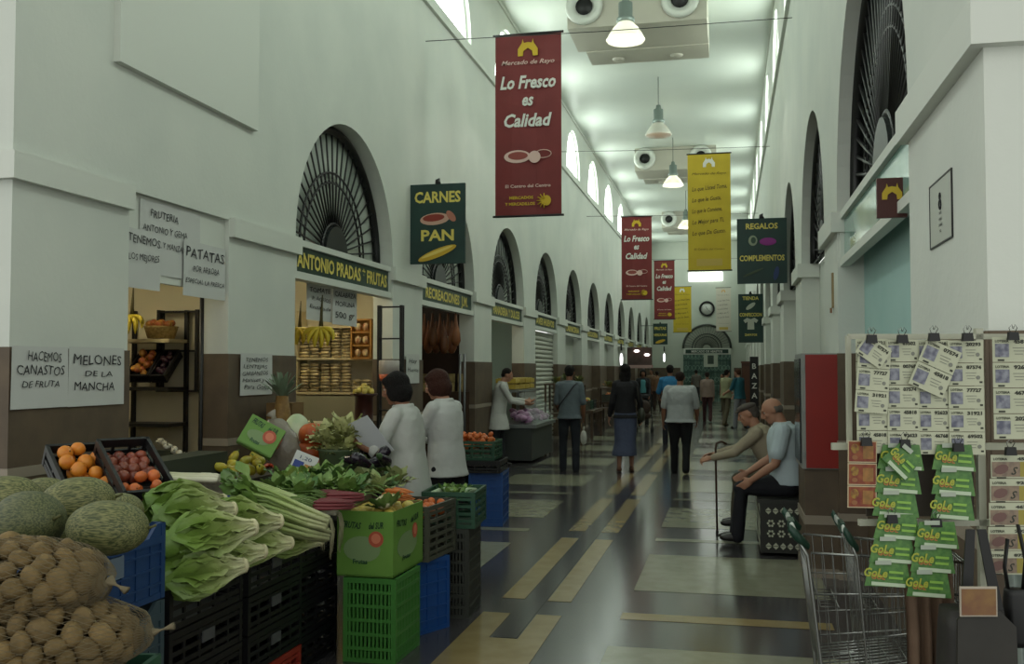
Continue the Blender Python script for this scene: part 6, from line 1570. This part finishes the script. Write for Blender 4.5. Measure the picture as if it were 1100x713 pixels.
# woman, black top, long skirt
def handbag(e, d):
    mb = MB(); S = d['S'][1]; mb.tube([S+Vector((0, .06, 0)), S+Vector((.03, 0, .03)), S+Vector((.04, -.06, -.05)), S+Vector((.09, -.03, -.40))], .010, M('2c2c24', .6), 6, flat=.6)
    mb.tube([S+Vector((0, .06, 0)), S+Vector((.08, .03, -.40))], .010, M('2c2c24', .6), 6); mb.build('bag_strap', e)
    mb = MB(); mb.ball(S+Vector((.11, 0, -.50)), (.06, .13, .12), M('34382c', .6), 16, 10, ns=.1); mb.build('handbag', e)
human((-1.66, 16.15, 0), .12, 1.74, 'woman seen from behind in black top and long blue grey skirt with long black hair', 'light', '0c0a0a', 'long', .0, (0, 0), {-1: (-.05, .2, .35, -.1), 1: (.1, .3, .2, 0.)}, {-1: (-.12, .02, .05), 1: (.1, .02, .05)}, None, ('101016', 'long', .0), ('454d66', 'skirt'), 'a07a5c'.replace('a07a5c', '6e4a38'), vox=.010, wom=True, extra=handbag)
human((-.77, 16.05, 0), -.05, 1.63, 'broad man seen from behind in white short sleeved shirt and black trousers', 'tan', '2a1c16', 'thin', .02, (.08, 0), {-1: (-.1, .25, .35, .0), 1: (.1, .25, .4, .1)}, {-1: (.03, .03, .03), 1: (-.1, .03, .25)}, None, ('a5aaab', 'elbow', .0), ('0c0d11', 'trousers'), vox=.010, bulk=1.3)
p = Pz(691, 458, 0)
human((p.x, p.y, 0), PI+.1, 1.66, 'woman in teal top and black cardigan facing the camera in the middle distance', 'tan', '100c0b', 'bob', 0, (.1, 0), {-1: (.3, .15, .5, .1), 1: (.3, .15, .5, .1)}, None, None, ('131318', 'long', .03), ('1c1a1c', 'trousers'), vox=.013, wom=True, top2='4a8a92')
human((-1.28, 22.2, 0), .15, 1.76, 'man in bright blue shirt seen from behind, beyond the man in white', 'tan', '120e0c', 'short', .05, (.0, 0), {-1: (.3, .25, .8, .2), 1: (.2, .2, .6, .2)}, None, None, ('2f78a8', 'elbow', .0), ('2a2c34', 'trousers'), vox=.012)
p = Pz(760, 453, 0)
human((p.x, p.y, 0), .0, 1.58, 'far walker in beige pink shirt and maroon trousers seen from behind', 'light', '2a201c', 'short', .0, (.1, 0), None, None, None, ('8d7a70', 'long', .0), ('44282a', 'trousers'), vox=.014)
p = Pz(780, 457.5, 0)
human((p.x, p.y, 0), -.7, 1.66, 'person in pale yellow green shirt and khaki trousers, left of the teal shirted one', 'light', '1d1512', 'short', .05, (.1, 0), {-1: (.4, .2, .8, .2), 1: (.3, .2, .8, .2)}, None, None, ('8d8f6e', 'elbow', .0), ('5c5442', 'trousers'), vox=.014)
p = Pz(795, 460, 0)
human((p.x, p.y, 0), .9, 1.68, 'person in teal shirt and light grey trousers standing near the right wall', 'light', '4a2c1c', 'short', .08, (.1, 0), {-1: (.4, .1, .7, .1), 1: (.3, .2, .5, .2)}, {-1: (.15, .05, .1), 1: (-.2, .05, .1)}, None, ('235e6c', 'elbow', .0), ('84868c', 'trousers'), vox=.013)
for (u, v, H, rz, tc_, bc, lab) in ((706, 441, 1.6, .3, '6e5138', '3a2c22', 'small distant figure in brown beside the left wall'), (777, 442, 1.5, 2., '6a2a26', '33201e', 'small distant figure in dark red near the end gate'), (700, 437, 1.66, 2.6, '7a6450', '2b2624', 'distant figure in tan top by the left stalls'), (748, 434, 1.65, .0, '5f5a52', '26262a', 'distant grey brown figure almost hidden behind the broad man')):
    p = Pz(u, v, 0); human((p.x, p.y, 0), rz, H, lab, 'tan', '1a1412', 'short', 0, (0, 0), None, None, None, (tc_, 'elbow', .0), (bc, 'trousers'), vox=.016)
# seated men
human((.53, 9.50, 0), math.radians(86), 1.74, 'bald seated man in pale blue short sleeved shirt and dark trousers, nearest on the bench', 'light', '6e6862', 'bald', .10, (.42, .1),
      {-1: (.22, .12, .72, .12), 1: (.4, .1, .6, .3)}, {-1: (1.50, .08, 1.42), 1: (1.42, .10, 1.25)}, .62, ('b4c2c8', 'short', .0), ('12131b', 'trousers'), '16110e', vox=.008, bulk=1.2, curl=.35)
human((.50, 10.25, 0), math.radians(84), 1.68, 'seated old man with flat cap and cream shirt leaning on a cane', 'light', '5c5650', 'thin', .50, (.05, .1),
      {-1: (.85, .12, .45, .2), 1: (.9, .12, .4, .2)}, {-1: (1.50, .08, 1.45), 1: (1.45, .10, 1.35)}, .62, ('9a8f7a', 'long', .0), ('4b4636', 'trousers'), '17120f', vox=.009, bulk=1.1, curl=.9, cap='4a423c')
p0 = Pz(790, 466, .97); q = Vector((-.13, 10.2, 0))
mb = MB(); mb.tube([(0, 0, 0), (-.01, 0, .86), (-.0, 0, .91), (.05, 0, .93), (.1, 0, .90)], [.010, .011, .012, .013, .012], M('3c2413', .35), 8); mb.lathe([(.014, 0), (.014, .03)], BLACK, 8)
tag(mb.build('walking_cane', loc=q), 'brown curved walking cane held by the man with the flat cap', 'cane')
mb = MB()
# stroller
p = Pz(692, 466, 0)
e = empty('stroller', (p.x, p.y, 0), 'small dark stroller beyond the woman in the long skirt', 'stroller')
for sx in (-.2, .2):
    for sy in (-.25, .25): mb = MB(); mb.lathe([(.0, -.015), (.085, -.015), (.1, 0), (.085, .015), (0, .015)], DKM, 14, T(sx, sy, .1) @ Matrix.Rotation(PI/2, 4, 'Y')); mb.build('wheel', e)
    mb = MB(); mb.tube([(sx, .25, .1), (sx, -.1, .5), (sx, -.4, 1.0)], .014, DKM, 6); mb.tube([(sx, -.25, .1), (sx, .1, .5)], .012, DKM, 6); mb.build('frame', e)
mb = MB(); mb.tube([(-.2, -.4, 1.0), (.2, -.4, 1.0)], .018, DKM, 8); mb.build('handle', e)
mb = MB(); mb.ball((0, 0, .48), (.19, .26, .12), M('3a2a22', .7), 14, 8); mb.ball((0, -.15, .68), (.19, .08, .2), M('3a2a22', .7), 14, 8); mb.build('seat', e)
# ---- release sheet
